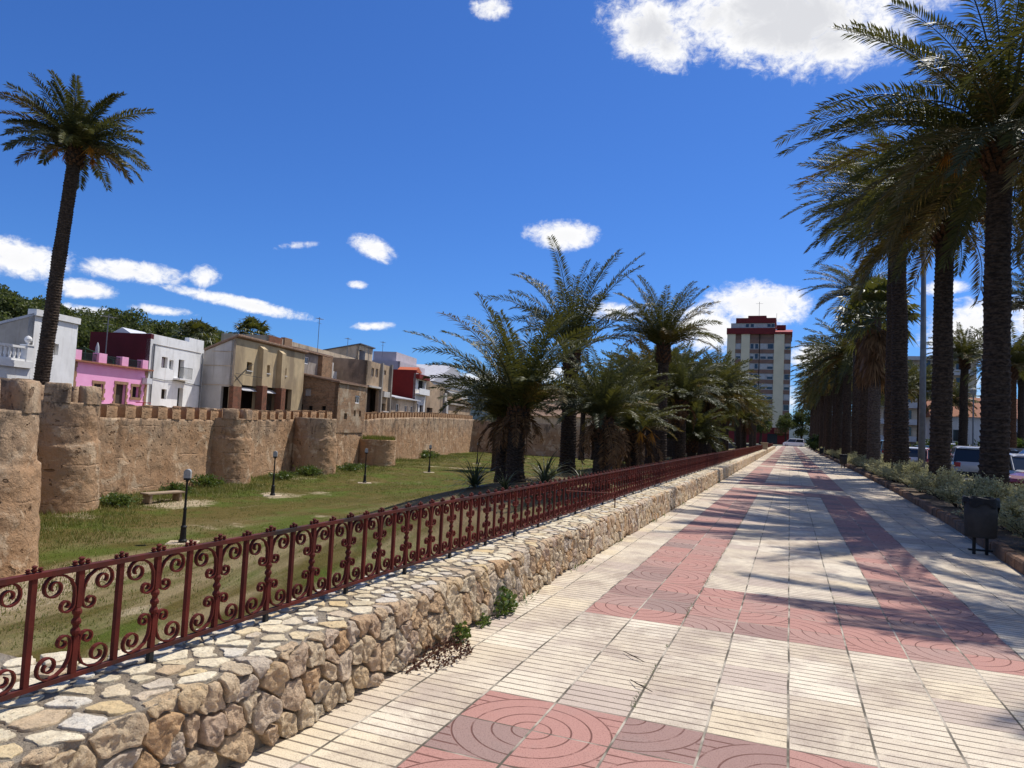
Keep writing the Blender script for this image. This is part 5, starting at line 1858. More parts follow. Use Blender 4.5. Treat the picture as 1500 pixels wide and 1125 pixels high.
# ------------------------------------------------------------------ broadleaf clumps, pines, shrubs
def leaf_cloud(mb, c, rad, n, size, rng, flat=.0, shell_=.35):
    for _ in range(n):
        while True:
            p = Vector((rng.uniform(-1, 1), rng.uniform(-1, 1), rng.uniform(-1, 1)))
            l = p.length
            if shell_ < l < 1: break
        q = Vector((c[0] + p.x * rad[0], c[1] + p.y * rad[1], c[2] + p.z * rad[2]))
        a = Vector((rng.gauss(0, 1), rng.gauss(0, 1), rng.gauss(0, 1) * (1 - flat))).normalized()
        b = a.cross(Vector((rng.gauss(0, 1), rng.gauss(0, 1), rng.gauss(0, 1)))).normalized()
        s = size * rng.uniform(.6, 1.35)
        o = len(mb.v)
        mb.v += [tuple(q - a * s), tuple(q + b * s * .45), tuple(q + a * s), tuple(q - b * s * .45)]
        mb.f.append((o, o + 1, o + 2, o + 3))


def pine_mesh(seed):
    rng = random.Random(seed)
    cr, tk = MB(), MB()
    tk.tube([(0, 0, 0), (.15, .1, 3), (.1, .3, 6.5)], [.3, .24, .1], 7)
    for i in range(16):
        a, h = rng.uniform(0, 2 * PI), rng.uniform(2.6, 8.2)
        rr_ = rng.uniform(.3, 2.7) * (1 - abs(h - 5) / 5.5)
        c = (rr_ * math.cos(a), rr_ * math.sin(a), h)
        tk.tube([(.1, .15, h * .72), c], [.09, .03], 4)
        s = rng.uniform(.9, 1.6)
        leaf_cloud(cr, c, (s, s, s * .75), 260, .19, rng, 0, .2)
    return cr.mesh('crown', M['pine']), tk.mesh('trunk', M['bark'])


PINE = [pine_mesh(i) for i in range(4)]
rng = random.Random(8)
pines = []
for row in range(4):
    for i in range(30):
        k = i / 29
        x = -104 + 7.5 * row + 17 * k + rng.uniform(-2, 2)
        y = 46 + 50 * k + rng.uniform(-1.4, 1.4)
        pines.append((x, y, (8.6, 6.6, 4.0, 1.2)[row] - 4.2 * k + rng.uniform(-1.2, 1.0)))
for i, (x, y, z) in enumerate(pines):
    t = thing('pine_tree', 'dark green pine on the wooded slope behind the pink and white houses', 'tree', (x, y, z - .8), rng.uniform(0, 6), 'pines on the slope behind the houses')
    s = rng.uniform(1.0, 1.3)
    t.scale = (s, s, s)
    obj('crown', PINE[i % 4][0], t)
    obj('trunk', PINE[i % 4][1], t)


def shrub_mesh(seed, rad, h, n, size, ma, stems=True):
    rng = random.Random(seed)
    mb, st = MB(), MB()
    for i in range(46):
        a = rng.uniform(0, 2 * PI)
        lean_ = rng.uniform(.05, 1.0)
        tip = Vector((math.cos(a) * rad * lean_, math.sin(a) * rad * lean_, h * rng.uniform(.55, 1.05) * (1 - .35 * lean_ ** 2)))
        base = Vector((math.cos(a) * rad * .15, math.sin(a) * rad * .15, 0))
        mid = base.lerp(tip, .55) + Vector((0, 0, h * .10))
        st.tube([base, mid, tip], [.010, .007, .003], 4, False)
        for k in range(int(n / 46)):
            t = rng.uniform(.18, 1.0) ** .8
            p = base.lerp(mid, t / .55) if t < .55 else mid.lerp(tip, (t - .55) / .45)
            p = p + Vector((rng.gauss(0, .055), rng.gauss(0, .055), rng.gauss(0, .045)))
            d = ((tip - base).normalized() * .6 + Vector((rng.gauss(0, .6), rng.gauss(0, .6), rng.gauss(0, .5)))).normalized()
            b = d.cross(Vector((rng.gauss(0, 1), rng.gauss(0, 1), rng.gauss(0, 1)))).normalized()
            s = size * rng.uniform(.6, 1.4)
            o = len(mb.v)
            mb.v += [tuple(p), tuple(p + d * s * .5 + b * s * .22), tuple(p + d * s), tuple(p + d * s * .5 - b * s * .22)]
            mb.f.append((o, o + 1, o + 2, o + 3))
    return mb.mesh('leaves', M[ma]), st.mesh('stems', M['twig'])


SHR = [shrub_mesh(80 + i, .98, 1.12, 6800, .062, 'silver') for i in range(3)]


def shrub(label, x, y, z, s, var, grp, meshes=SHR, name='silver_shrub', cat='shrub'):
    t = thing(name, label, cat, (x, y, z), var * 1.3 + x, grp)
    t.scale = (s, s, s * (.68 if name == 'silver_shrub' else 1) * (1 + .15 * math.sin(x * 9 + y)))
    obj('leaves', meshes[var % len(meshes)][0], t)
    obj('stems', meshes[var % len(meshes)][1], t)
    return t


GS = 'silvery shrubs in the palm bed'
near = [(3.45, 9.3, .85, 'silvery shrub cut by the right edge of the frame behind the bin'),
        (4.35, 11.0, .95, 'second silvery shrub behind the near bin towards the thick trunk'),
        (3.55, 12.6, .9, 'silvery shrub right behind the near litter bin'),
        (4.5, 13.6, .9, 'silvery shrub against the parked red car behind the bin'),
        (3.75, 15.0, 1.0, 'broad silvery shrub spilling over the kerb left of the near bin'),
        (4.7, 16.2, .95, 'silvery shrub at the front foot of the thickest palm trunk'),
        (3.85, 17.4, 1.0, 'silvery shrub on the kerb beside the thickest palm trunk'),
        (4.9, 19.6, .95, 'silvery shrub behind the thickest palm trunk before the silver car'),
        (3.9, 20.0, 1.0, 'silvery shrub on the kerb halfway between the two thick trunks'),
        (4.0, 22.6, 1.0, 'silvery shrub at the foot of the palm right of the street lamp'),
        (4.9, 23.2, .9, 'silvery shrub behind the palm right of the street lamp'),
        (3.95, 25.4, 1.0, 'silvery shrub on the kerb before the street lamp'),
        (4.0, 28.2, 1.05, 'silvery shrub wrapped around the foot of the street lamp'),
        (4.9, 29.0, .9, 'silvery shrub between the street lamp and the white car')]
for i, (x, y, s, lab) in enumerate(near): shrub(lab, x, y, .08, s, i, GS)
rng = random.Random(3)
y = 31.0
i = 0
while y < 105:
    for dx in ((.75, 1.8) if y < 50 else (.9,)):
        shrub('silvery shrub in the continuous row beyond the street lamp', kerb_x(y) + dx + rng.uniform(-.15, .15), y + rng.uniform(-.4, .4), .08, rng.uniform(.85, 1.1), i, GS)
        i += 1
    y += 2.1 if y < 50 else 3.0
HED = [shrub_mesh(90 + i, 1.1, 1.15, 2600, .16, 'hedge') for i in range(2)]
for i, (x, y, s_, lab) in enumerate([(-7.5, 206, 1.3, 'dark leafy tree at the left foot of the tower block'), (-1.0, 212, 1.05, 'leafy tree before the red ground floor of the tower block'),
                                    (6.4, 207, 1.5, 'dark leafy tree closing the right side of the promenade end'), (2.9, 215, 1.25, 'leafy tree standing in the gap right of the tower block'), (12.0, 206, 1.9, 'tall leafy tree beyond the far end of the palm row'), (-14, 208, 1.3, 'leafy tree left of the tower block behind the far palms')]):
    t = thing('leafy_tree', lab, 'tree', (x, y, -.1), i * 1.7, 'leafy trees at the end of the promenade')
    t.scale = (s_, s_, s_)
    obj('crown', PINE[i % 4][0], t)
    obj('trunk', PINE[i % 4][1], t)
shrub('round clipped bush at the far end of the shrub row', 3.9, 116, 0, 2.1, 0, None, HED, 'round_bush')
for i, (x, y, s) in enumerate([(17.0, 66, 2.4), (19.6, 67, 2.6), (14.2, 64.5, 2.0), (22, 66, 2.8), (11.6, 70, 2.2)]):
    shrub('dense green bush beyond the low grey wall of the parking lot', x, y, 0, s, i, 'green bushes beyond the parking lot', HED, 'green_bush')
WB = [shrub_mesh(95 + i, .9, .5, 1500, .11, 'weed') for i in range(2)]
for i, (x, y, s, lab) in enumerate([(-32.2, 33.0, 1.3, 'weedy green bush at the foot of the third round tower'), (-33.2, 41.0, 1.2, 'weedy bush between the third tower and the second lamp'),
                                    (-34.0, 45.0, 1.4, 'tall weedy bush left of the fourth round tower'), (-35.0, 51.8, 1.3, 'weedy bush right of the fourth round tower'),
                                    (-28.6, 24.0, 1.2, 'weedy bush at the right foot of the second round tower'), (-42.7, 80.0, 2.2, 'dark plant climbing the far stretch of town wall'),
                                    (-30.3, 29.0, 1.0, 'low green bush along the wall behind the bench'), (-36.4, 55.5, 1.2, 'weedy bush under the rubble house')]):
    shrub(lab, x, y, park_z(x, y) - .05, s, i, 'weed bushes at the foot of the town wall', WB, 'weed_bush')


# spiky plants in the palm bed
def spiky_mesh(seed, n, L):
    rng = random.Random(seed)
    mb = MB()
    for i in range(n):
        a = i * 2.39996
        e = R(82 - 75 * (i / n) + rng.uniform(-8, 8))
        p = Vector((0, 0, .05))
        lat = Vector((-math.sin(a), math.cos(a), 0))
        l = L * rng.uniform(.75, 1.1)
        prev = None
        for k in range(4):
            t = k / 3
            ee = e - R(30) * t
            q = p + Vector((math.cos(a) * math.cos(ee), math.sin(a) * math.cos(ee), math.sin(ee))) * l * t
            w = lat * .035 * (1 - t * .9)
            o = len(mb.v)
            mb.v += [tuple(q - w), tuple(q + w)]
            if k: mb.f.append((o - 2, o - 1, o + 1, o))
    return mb.mesh('spiky_plant', M['agave'])


SPK = [spiky_mesh(1, 46, 1.0), spiky_mesh(2, 60, 1.25)]
spk = [(-9.0, 22.6, 'spiky leaved plant at the left end of the palm bed'), (-8.2, 24.4, 'spiky plant right of the stout short palm'), (-8.9, 27.4, 'spiky plant midway between the stout palm and the tall straight one'),
       (-7.6, 27.2, 'spiky plant before the tall straight palm'), (-7.2, 29.6, 'spiky plant right of the tall straight palm'), (-10.4, 23.2, 'spiky plant left of the stout short palm'),
       (-7.6, 22.0, 'spiky plant close to the railing before the palm bed'), (-6.9, 33.0, 'spiky plant behind the low golden palm')]
for i, (x, y, lab) in enumerate(spk):
    o = tag(obj('spiky_plant', SPK[i % 2], None, (x, y, park_z(x, y) - .02), i * 1.1), lab, 'plant', 'spiky plants in the palm bed')
    s = 1.0 + .25 * math.sin(i * 1.7)
    o.scale = (s, s, s)

# grass: blades over the park, thicker and taller at the foot of the wall
rng = random.Random(21)
mb = MB()


def wall_dist(x, y):
    best = 1e9
    for (a, b) in zip(c1[::6] + c2[::8], c1[6::6] + c2[8::8]):
        d = math.dist((x, y), (a[0], a[1]))
        best = min(best, d)
    return best


cnt = 0
while cnt < 26000:
    yy = 9 + 100 * rng.random() ** 1.35
    xx = rng.uniform(-46, -4.0)
    if xx < -14 - .42 * yy - 6: continue
    d = wall_dist(xx, yy)
    dens_ = noise.noise((xx * .22, yy * .22, 0)) + .5 * noise.noise((xx * .9, yy * .9, 4))
    nearw = max(0, 1 - d / 5.5)
    if rng.random() > .22 + .9 * nearw + .35 * dens_: continue
    if park_z(xx, yy) > -2.4 and rng.random() < .8: continue
    cnt += 1
    h = (.035 + .06 * rng.random()) * (1 + 4.5 * nearw * max(0, dens_ + .55))
    z = park_z(xx, yy) - .01
    for b in range(5):
        a = rng.uniform(0, 2 * PI)
        bx, by = xx + rng.gauss(0, .13), yy + rng.gauss(0, .13)
        le = h * rng.uniform(.3, .9)
        w = .010 + .012 * (yy / 60)
        o = len(mb.v)
        mb.v += [(bx - w * math.sin(a), by + w * math.cos(a), z), (bx + w * math.sin(a), by - w * math.cos(a), z), (bx + math.cos(a) * le, by + math.sin(a) * le, z + h * rng.uniform(.7, 1.2))]
        mb.f.append((o, o + 1, o + 2))
# grass growing on the ruined tower stump
for k in range(900):
    a, rr_ = rng.uniform(0, 2 * PI), 1.85 * math.sqrt(rng.random())
    bx, by, h = -38.0 + rr_ * math.cos(a), 60.6 + rr_ * math.sin(a), rng.uniform(.2, .55)
    o = len(mb.v)
    mb.v += [(bx - .04, by, -.47), (bx + .04, by, -.47), (bx + rng.gauss(0, .12), by + rng.gauss(0, .12), -.47 + h)]
    mb.f.append((o, o + 1, o + 2))
tag(mb.build('grass', M['grassb']), kind='stuff')

# weeds in the paving joint and at the wall foot
mb = MB()
for k in range(420):
    yy = 4.0 + 12 * rng.random() ** 1.3
    if noise.noise((yy * 2.1, 3, 0)) < -.02: continue
    xx = -.8 + rng.gauss(0, .010)
    a = rng.uniform(0, 2 * PI)
    h = rng.uniform(.008, .028)
    o = len(mb.v)
    mb.v += [(xx, yy, .001), (xx + .012 * math.cos(a), yy + .012 * math.sin(a), .004 + h * .5), (xx + .022 * math.cos(a + .3), yy + .022 * math.sin(a + .3), h)]
    mb.f.append((o, o + 1, o + 2))
for k in range(700):
    yy = 5.5 + 50 * rng.random() ** 1.5
    if noise.noise((yy * 1.1, 7, 0)) < .12: continue
    xx = -2.17 + abs(rng.gauss(0, .035))
    a = rng.uniform(0, 2 * PI)
    h = rng.uniform(.02, .09)
    o = len(mb.v)
    mb.v += [(xx, yy, .0), (xx + .03 * math.cos(a), yy + .03 * math.sin(a), h * .5), (xx + .05 * math.cos(a + .3), yy + .05 * math.sin(a + .3), h)]
    mb.f.append((o, o + 1, o + 2))
tag(mb.build('weeds', M['weed']), kind='stuff')


def wall_plant(label, x, y, rad, h, n, ma, seed, size):
    rng = random.Random(seed)
    mb = MB()
    for k in range(n):
        a, q = rng.uniform(0, 2 * PI), rng.random() ** .6
        c = Vector((abs(math.cos(a)) * rad * q * .75 - .02, math.sin(a) * rad * q, h * (1 - q * .6) * rng.uniform(.15, 1)))
        d = Vector((rng.gauss(.4, .6), rng.gauss(0, .7), rng.gauss(.3, .5))).normalized()
        b = d.cross(Vector((rng.gauss(0, 1), rng.gauss(0, 1), rng.gauss(0, 1)))).normalized()
        s = size * rng.uniform(.6, 1.3)
        o = len(mb.v)
        mb.v += [tuple(c), tuple(c + d * s * .45 + b * s * .36), tuple(c + d * s), tuple(c + d * s * .45 - b * s * .36)]
        mb.f.append((o, o + 1, o + 2, o + 3))
    mb.tube([(.03, -rad, .008), (.02, 0, .02), (.03, rad, .008)], .006, 5)
    return tag(mb.build('wall_weed', M[ma], None, (x, y, 0)), label, 'weed')


wall_plant('dark leafy green weed growing from the foot of the low wall', -2.17, 5.45, .16, .26, 170, 'weed', 1, .045)
wall_plant('small pale green and yellow weed before the low wall', -2.15, 4.62, .12, .16, 120, 'weed', 2, .035)
wall_plant('long withered reddish weed trailing over the paving by the wall', -2.17, 4.22, .36, .08, 330, 'weed_red', 3, .026)
wall_plant('low green tuft at the wall foot near the leafy weed', -2.16, 5.05, .09, .09, 80, 'weed', 4, .03)

# twigs on the paving
for lab, pts in (('thin dry twig on the white tiles farther from the red rosette', [(-1.06, 4.95, .012), (-.98, 4.86, .02), (-.88, 4.79, .012)]), ('dark bent twig on the tiles nearer the red rosette', [(-.90, 4.42, .012), (-.84, 4.33, .025), (-.74, 4.28, .012)])):
    mb = MB(); mb.tube(pts, [.002, .0035, .002], 5)
    mb.tube([pts[1], (pts[1][0] + .05, pts[1][1] - .005, .018)], .0018, 4)
    tag(mb.build('dry_twig', M['twig']), lab, 'twig')

# ------------------------------------------------------------------ kerb of the palm bed
mb = MB()
rng = random.Random(17)
y = -4.0
while y < 120:
    l = rng.uniform(.42, .56) if y < 36 or y > 37.5 else .5
    ye = y + l
    xa, xb = kerb_x(y), kerb_x(ye)
    hgt = rng.uniform(.15, .185)
    jx = rng.uniform(-.012, .012)
    top = [(xa + jx, y + .008), (xa + .15 + jx, y + .008), (xb + .15 + jx, ye - .008), (xb + jx, ye - .008)]
    vs = [(p[0], p[1], -.02) for p in top] + [(p[0] + (.0 if i in (0, 3) else 0), p[1], hgt * .8 + rng.uniform(-.006, .006)) for i, p in enumerate(top)]
    ins = .018
    vs += [(top[0][0] + ins, top[0][1] + ins, hgt), (top[1][0] - ins, top[1][1] + ins, hgt), (top[2][0] - ins, top[2][1] - ins, hgt), (top[3][0] + ins, top[3][1] - ins, hgt)]
    mb.add(vs, [(0, 1, 5, 4), (1, 2, 6, 5), (2, 3, 7, 6), (3, 0, 4, 7), (4, 5, 9, 8), (5, 6, 10, 9), (6, 7, 11, 10), (7, 4, 8, 11), (8, 9, 10, 11)])
    y = ye
tag(mb.build('kerb', M['kerb']), kind='structure')


# ------------------------------------------------------------------ litter bins
def bin_(label, x, y, rz):
    t = thing('litter_bin', label, 'bin', (x, y, 0), rz, 'litter bins along the kerb')
    t.scale = (.9, .9, 1)
    for s in (-.09, .09):
        mb = MB(); mb.box(s - .022, s + .022, -.022, .022, 0, .62)
        bevel(mb.build('leg', M['iron_dark'], t), .005, 1)
    mb = MB(); mb.box(-.17, .17, -.03, .03, .05, .075); mb.build('cross_bar', M['iron_dark'], t)
    mb = MB(); mb.lathe([(.215, .25), (.228, .262), (.234, .55), (.236, .80), (.22, .80), (.205, .3)], 28, (0, 0, 0), (1, .78)); mb.build('body', M['bin_grey'], t, smooth=True)
    mb = MB()      # bag folded over the rim, hanging unevenly
    n = 40
    rng = random.Random(int(y))
    prof = [(.205, .66), (.225, .80), (.240, .825), (.252, .818), (.257, .78), (.258, .715)]
    for j, (rd, z) in enumerate(prof):
        for i in range(n):
            a = 2 * PI * i / n
            wv = 1 + (.035 * math.sin(a * 9 + j) + .03 * noise.noise((math.cos(a) * 3, math.sin(a) * 3, j * .6))) * (1 if j > 1 else .3)
            dz = (.035 * math.sin(a * 5) + .16 * max(0, math.cos(a - .4)) ** 3) if j == 5 else .008 * math.sin(a * 7 + j)
            mb.v.append((rd * wv * math.cos(a), rd * wv * .80 * math.sin(a), z - (dz if j == 5 else -dz)))
    for j in range(len(prof) - 1):
        for i in range(n): mb.f.append((j * n + i, j * n + (i + 1) % n, (j + 1) * n + (i + 1) % n, (j + 1) * n + i))
    mb.build('bin_bag', M['black_plastic'], t, smooth=True)
    return t


bin_('dark litter bin lined with a black bag beside the kerb in the foreground', 2.58, 12.2, .1)
bin_('second litter bin along the kerb, halfway down the promenade', 3.02, 47.5, .1)
bin_('smallest litter bin far along the kerb', 3.2, 84, .1)


# ------------------------------------------------------------------ park lamps, bench, street lamp
def park_lamp(label, x, y):
    t = thing('park_lamp', label, 'lamp', (x, y, park_z(x, y)), .6, 'lamps across the park grass')
    mb = MB(); mb.box(-.48, .48, -.40, .40, -.10, .03); bevel(mb.build('footing', M['sand'], t), .02)
    mb = MB()
    mb.lathe([(.14, .03), (.14, .10), (.11, .14), (.09, .50), (.105, .55), (.065, .61), (.05, 1.10), (.065, 1.15), (.042, 1.21), (.034, 2.05), (.055, 2.1), (.045, 2.16)], 12)
    mb.build('post', M['iron_dark'], t, smooth=False)
    mb = MB()      # hooded lantern
    pr_ = []
    for k in range(9):
        a = PI * k / 8
        pr_.append((.11 * math.cos(a), 0, 2.40 + .10 * math.sin(a)))
    pr_ += [(-.11, 0, 2.20), (.11, 0, 2.20)]
    mb.prism([(p[0], -.11, p[2]) for p in pr_], (0, .22, 0))
    mb.build('lantern', M['lamp_white'], t)
    mb = MB(); mb.box(-.10, .10, -.10, .10, 2.13, 2.198); mb.build('collar', M['iron_dark'], t)


park_lamp('nearest park lamp with a white hooded head, seen above the railing', -19.1, 18.7)
park_lamp('second park lamp, standing between the third and fourth towers', -26.8, 32.4)
park_lamp('third park lamp on the grass before the ruined tower stump', -28.4, 44.1)
park_lamp('fourth park lamp, in front of the climbing plant on the wall', -30.3, 57.5)
park_lamp('farthest park lamp beside the small lone palm', -33.3, 74.8)
t = thing('park_bench', 'weathered backless park bench on a bare patch near the wall', 'bench', (-28.0, 26.0, park_z(-28, 26)), -.1)
mb = MB(); mb.box(-.30, .30, -1.0, 1.0, .40, .48); bevel(mb.build('seat', M['bench'], t), .015)
for s in (-.8, .8):
    mb = MB(); mb.box(-.26, .26, s - .07, s + .07, 0, .398); mb.build('leg', M['bench'], t)
t = thing('street_lamp', 'tall plain grey street lamp pole rising between two palm trunks', 'street lamp', (4.62, 30.7, .02))
mb = MB(); mb.tube([(0, 0, 0), (0, 0, 5), (-.05, 0, 11.0)], [.125, .105, .065], 14); mb.build('pole', M['pole_grey'], t, smooth=True)
mb = MB(); mb.lathe([(.2, 0), (.2, .04), (.13, .08), (.13, .3), (.12, .34)], 14); mb.build('base', M['pole_grey'], t)
mb = MB(); mb.tube([(-.05, 0, 10.9), (-.4, 0, 11.4), (-1.1, 0, 11.6)], [.05, .045, .04], 8); mb.build('arm', M['pole_grey'], t)
mb = MB(); mb.box(-1.7, -1.0, -.14, .14, 11.5, 11.66); bevel(mb.build('lamp_head', M['pole_grey'], t), .04)
t = thing('street_lamp', 'thin far lamp post with a pale head beyond the parked cars', 'street lamp', (12.9, 63.0, 0))
mb = MB(); mb.tube([(0, 0, 0), (0, 0, 5.6)], [.07, .045], 8); mb.build('pole', M['pole_grey'], t)
mb = MB(); mb.lathe([(.05, 0), (.2, .15), (.22, .45), (.08, .6)], 10, (0, 0, 5.6)); mb.build('lamp_head', M['lamp_white'], t)


# ------------------------------------------------------------------ parked cars
def loft(mb, secs):
    n = len(secs[0])
    o = len(mb.v)
    for s in secs: mb.v += [tuple(p) for p in s]
    for i in range(len(secs) - 1):
        for k in range(n): mb.f.append((o + i * n + k, o + i * n + (k + 1) % n, o + (i + 1) * n + (k + 1) % n, o + (i + 1) * n + k))
    mb.f.append(tuple(o + k for k in range(n - 1, -1, -1)))
    mb.f.append(tuple(o + (len(secs) - 1) * n + k for k in range(n)))


PAINT = {}


def car(label, x, y, rz, col, kind='hatch', seed=0):
    """front towards +y in its own axes"""
    L, Wd, H = {'hatch': (4.1, 1.76, 1.48), 'suv': (4.5, 1.86, 1.66), 'sedan': (4.6, 1.8, 1.44), 'van': (4.9, 1.92, 1.95)}[kind]
    t = thing('parked_car', label, 'car', (x, y, -.035), rz, 'cars in the parking lot')
    key = tuple(col)
    if key not in PAINT: PAINT[key] = paint('car paint', col)
    pm = PAINT[key]
    w = Wd / 2
    belt = H * .60
    hood = {'hatch': .25, 'suv': .25, 'sedan': .27, 'van': .17}[kind] * L

    def ring(yy, wid, zb, zt):
        r_ = .12
        pts = []
        for (sx, zz) in ((-1, zb), (1, zb)): pass
        pts = [(-wid + .06, yy, zb), (wid - .06, yy, zb), (wid, yy, zb + .1), (wid, yy, zt - .18), (wid - .05, yy, zt - .05), (wid - .16, yy, zt),
               (-wid + .16, yy, zt), (-wid + .05, yy, zt - .05), (-wid, yy, zt - .18), (-wid, yy, zb + .1)]
        return pts
    mb = MB()
    secs = []
    prof = [(-L / 2, .80, .34, belt * .80), (-L / 2 + .08, .93, .24, belt * .97), (-L / 2 + .5, .985, .2, belt), (-L / 4, 1, .2, belt), (0, 1, .2, belt * .99),
            (L / 2 - hood - .1, 1, .2, belt * .97), (L / 2 - hood * .55, .985, .2, belt * .90), (L / 2 - .25, .93, .2, belt * .80), (L / 2 - .06, .86, .24, belt * .68), (L / 2, .74, .32, belt * .55)]
    for (yy, k, zb, zt) in prof: secs.append(ring(yy, w * k, zb, zt))
    loft(mb, secs)
    mb.build('body', pm, t, smooth=False)
    # greenhouse
    rear = {'hatch': .10, 'suv': .10, 'sedan': .72, 'van': .06}[kind]
    rtop = {'hatch': .55, 'suv': .42, 'sedan': 1.35, 'van': .2}[kind]
    y0, y1 = -L / 2 + rear, L / 2 - hood + .12
    yr0, yr1 = -L / 2 + rtop, L / 2 - hood - {'hatch': .75, 'suv': .7, 'sedan': .8, 'van': .7}[kind]
    wt_ = w * .80

    def gl(yb0, yb1, yt0, yt1, wb, wtp, z0, z1):
        mb = MB()
        mb.add([(-wb, yb0, z0), (wb, yb0, z0), (wb, yb1, z0), (-wb, yb1, z0), (-wtp, yt0, z1), (wtp, yt0, z1), (wtp, yt1, z1), (-wtp, yt1, z1)],
               [(3, 2, 1, 0), (4, 5, 6, 7), (0, 1, 5, 4), (1, 2, 6, 5), (2, 3, 7, 6), (3, 0, 4, 7)])
        return mb
    gl(y0, y1, yr0, yr1, w * .93, wt_, belt - .03, H - .06).build('windows', M['car_glass'], t)
    mb = MB()
    secs = []
    for (yy, k, dz) in ((yr0 - .08, .94, -.04), (yr0 + .15, 1.0, 0), ((yr0 + yr1) / 2, 1.0, .03), (yr1 - .15, 1.0, .0), (yr1 + .1, .94, -.05)):
        secs.append([(-wt_ * 1.02 * k, yy, H - .085 + dz * .5), (wt_ * 1.02 * k, yy, H - .085 + dz * .5), (wt_ * .98 * k, yy, H - .04 + dz), (wt_ * .8 * k, yy, H + dz), (-wt_ * .8 * k, yy, H + dz), (-wt_ * .98 * k, yy, H - .04 + dz)])
    loft(mb, secs)
    mb.build('roof', pm, t)
    mb = MB()
    for s in (-1, 1):
        for (ya, yb_, th) in ((y0, yr0, .14), (y1, yr1, .07), ((y0 + y1) / 2 - .1, (yr0 + yr1) / 2 - .05, .06)):
            a, b = Vector((s * w * .935, ya, belt - .02)), Vector((s * wt_ * 1.012, yb_, H - .07))
            d = Vector((0, th if ya == y0 else -th, 0)) if ya != (y0 + y1) / 2 - .1 else Vector((0, th, 0))
            q = Vector((s * .012, 0, 0))
            mb.add([a - q, a + d - q, b + d - q, b - q, a + q, a + d + q, b + d + q, b + q], [(3, 2, 1, 0), (4, 5, 6, 7), (0, 1, 5, 4), (1, 2, 6, 5), (2, 3, 7, 6), (3, 0, 4, 7)])
    mb.build('pillars', pm, t)
    for sx in (-1, 1):
        for yy in (-L / 2 + .78, L / 2 - .82):
            wh = obj('wheel', None, t, (sx * (w - .10), yy, .31))
            mb = MB()
            pr_ = [(.20, -.1), (.29, -.1), (.31, -.07), (.31, .07), (.29, .1), (.20, .1)]
            n = 20
            for (rd, q) in pr_:
                for i in range(n): mb.v.append((q, rd * math.cos(2 * PI * i / n), rd * math.sin(2 * PI * i / n)))
            for j in range(5):
                for i in range(n): mb.f.append((j * n + i, j * n + (i + 1) % n, (j + 1) * n + (i + 1) % n, (j + 1) * n + i))
            mb.build('tyre', M['tyre'], wh)
            mb = MB()
            for i in range(n): mb.v.append((sx * .085, .2 * math.cos(2 * PI * i / n), .2 * math.sin(2 * PI * i / n)))
            mb.v.append((sx * .06, 0, 0))
            mb.f = [(i, (i + 1) % n, n) for i in range(n)]
            mb.build('rim', M['alloy'], wh)
        mb = MB(); mb.box(sx * w * .62 - .17, sx * w * .62 + .17, L / 2 - .22, L / 2 - .045, belt * .60, belt * .74); bevel(mb.build('headlight', M['headlamp'], t), .03)
        mb = MB(); mb.box(sx * w * .76 - .13, sx * w * .76 + .13, -L / 2 - .005, -L / 2 + .16, belt * .72, belt * .93); bevel(mb.build('taillight', M['taillamp'], t), .02)
        mb = MB(); mb.box(sx * (w + .09) - .09, sx * (w + .09) + .09, y1 - .35, y1 - .22, belt - .02, belt + .12); bevel(mb.build('wing_mirror', pm, t), .03)
    mb = MB(); mb.box(-w * .86, w * .86, -L / 2 - .03, -L / 2 + .1, .30, .52); mb.build('rear_bumper', M['iron_dark'] if kind == 'suv' else pm, t)
    mb = MB(); mb.box(-.26, .26, -L / 2 - .034, -L / 2 - .0305 + .002, .56, .67); mb.build('number_plate', M['lamp_white'], t)
    return t


SILVER, WHITE, DRED, RED_, BLACK, BLUE, GREY, LBLUE = (.42, .42, .43), (.75, .75, .76), (.16, .01, .015), (.38, .03, .03), (.02, .02, .022), (.05, .12, .25), (.16, .165, .17), (.30, .48, .58)
car('silver hatchback seen from behind with red tail lights, between the thick palm trunks', 8.15, 40.2, -.12, SILVER, 'suv')
car('dark red car at the right edge of the frame', 9.2, 30.2, PI / 2 + .35, DRED, 'hatch')
car('white car with a long bonnet next to the dark red car', 10.6, 36.6, PI / 2 + .2, WHITE, 'hatch')
car('white van with black windows behind the white car at right', 12.8, 44.5, PI / 2 + .1, WHITE, 'van')
car('bright red car partly hidden behind the silver hatchback', 9.5, 48.0, .05, RED_, 'hatch')
car('white car low behind the street lamp', 7.7, 53.5, .0, WHITE, 'hatch')
car('small red car with its bonnet showing right of the street lamp', 8.6, 51.0, .0, RED_, 'sedan')
car('dark car with a shiny windscreen behind the street lamp', 10.8, 56.5, .05, BLACK, 'hatch')
car('pale blue car seen between the fan palm and the bent palm trunk', 8.2, 72.0, .05, LBLUE, 'van')
car('blue car roof left of the street lamp', 10.4, 67.0, .05, LBLUE, 'suv')
car('white van far back behind the street lamp', 12.6, 74.5, PI / 2, WHITE, 'van')
car('dark grey car behind the bright red one', 11.6, 51.6, .08, GREY, 'suv')
car('black car in the back rank near the right edge', 15.8, 50.5, PI / 2, BLACK, 'suv')
car('silver car in the back rank at the right edge', 14.2, 48.0, PI / 2 + .1, SILVER, 'sedan')
car('grey hatchback in the middle rank behind the bright red car', 9.2, 60.5, .05, GREY, 'hatch')
car('white hatchback in the middle rank right of the grey one', 12.0, 62.5, .05, WHITE, 'hatch')
car('maroon car in the back rank beside the black one', 13.6, 52.6, PI / 2, DRED, 'sedan')
car('silver estate car parked behind the thickest palm trunk', 8.6, 33.8, .1, SILVER, 'sedan')
car('small white car crossing at the far end of the promenade', .9, 188, PI / 2, WHITE, 'van')

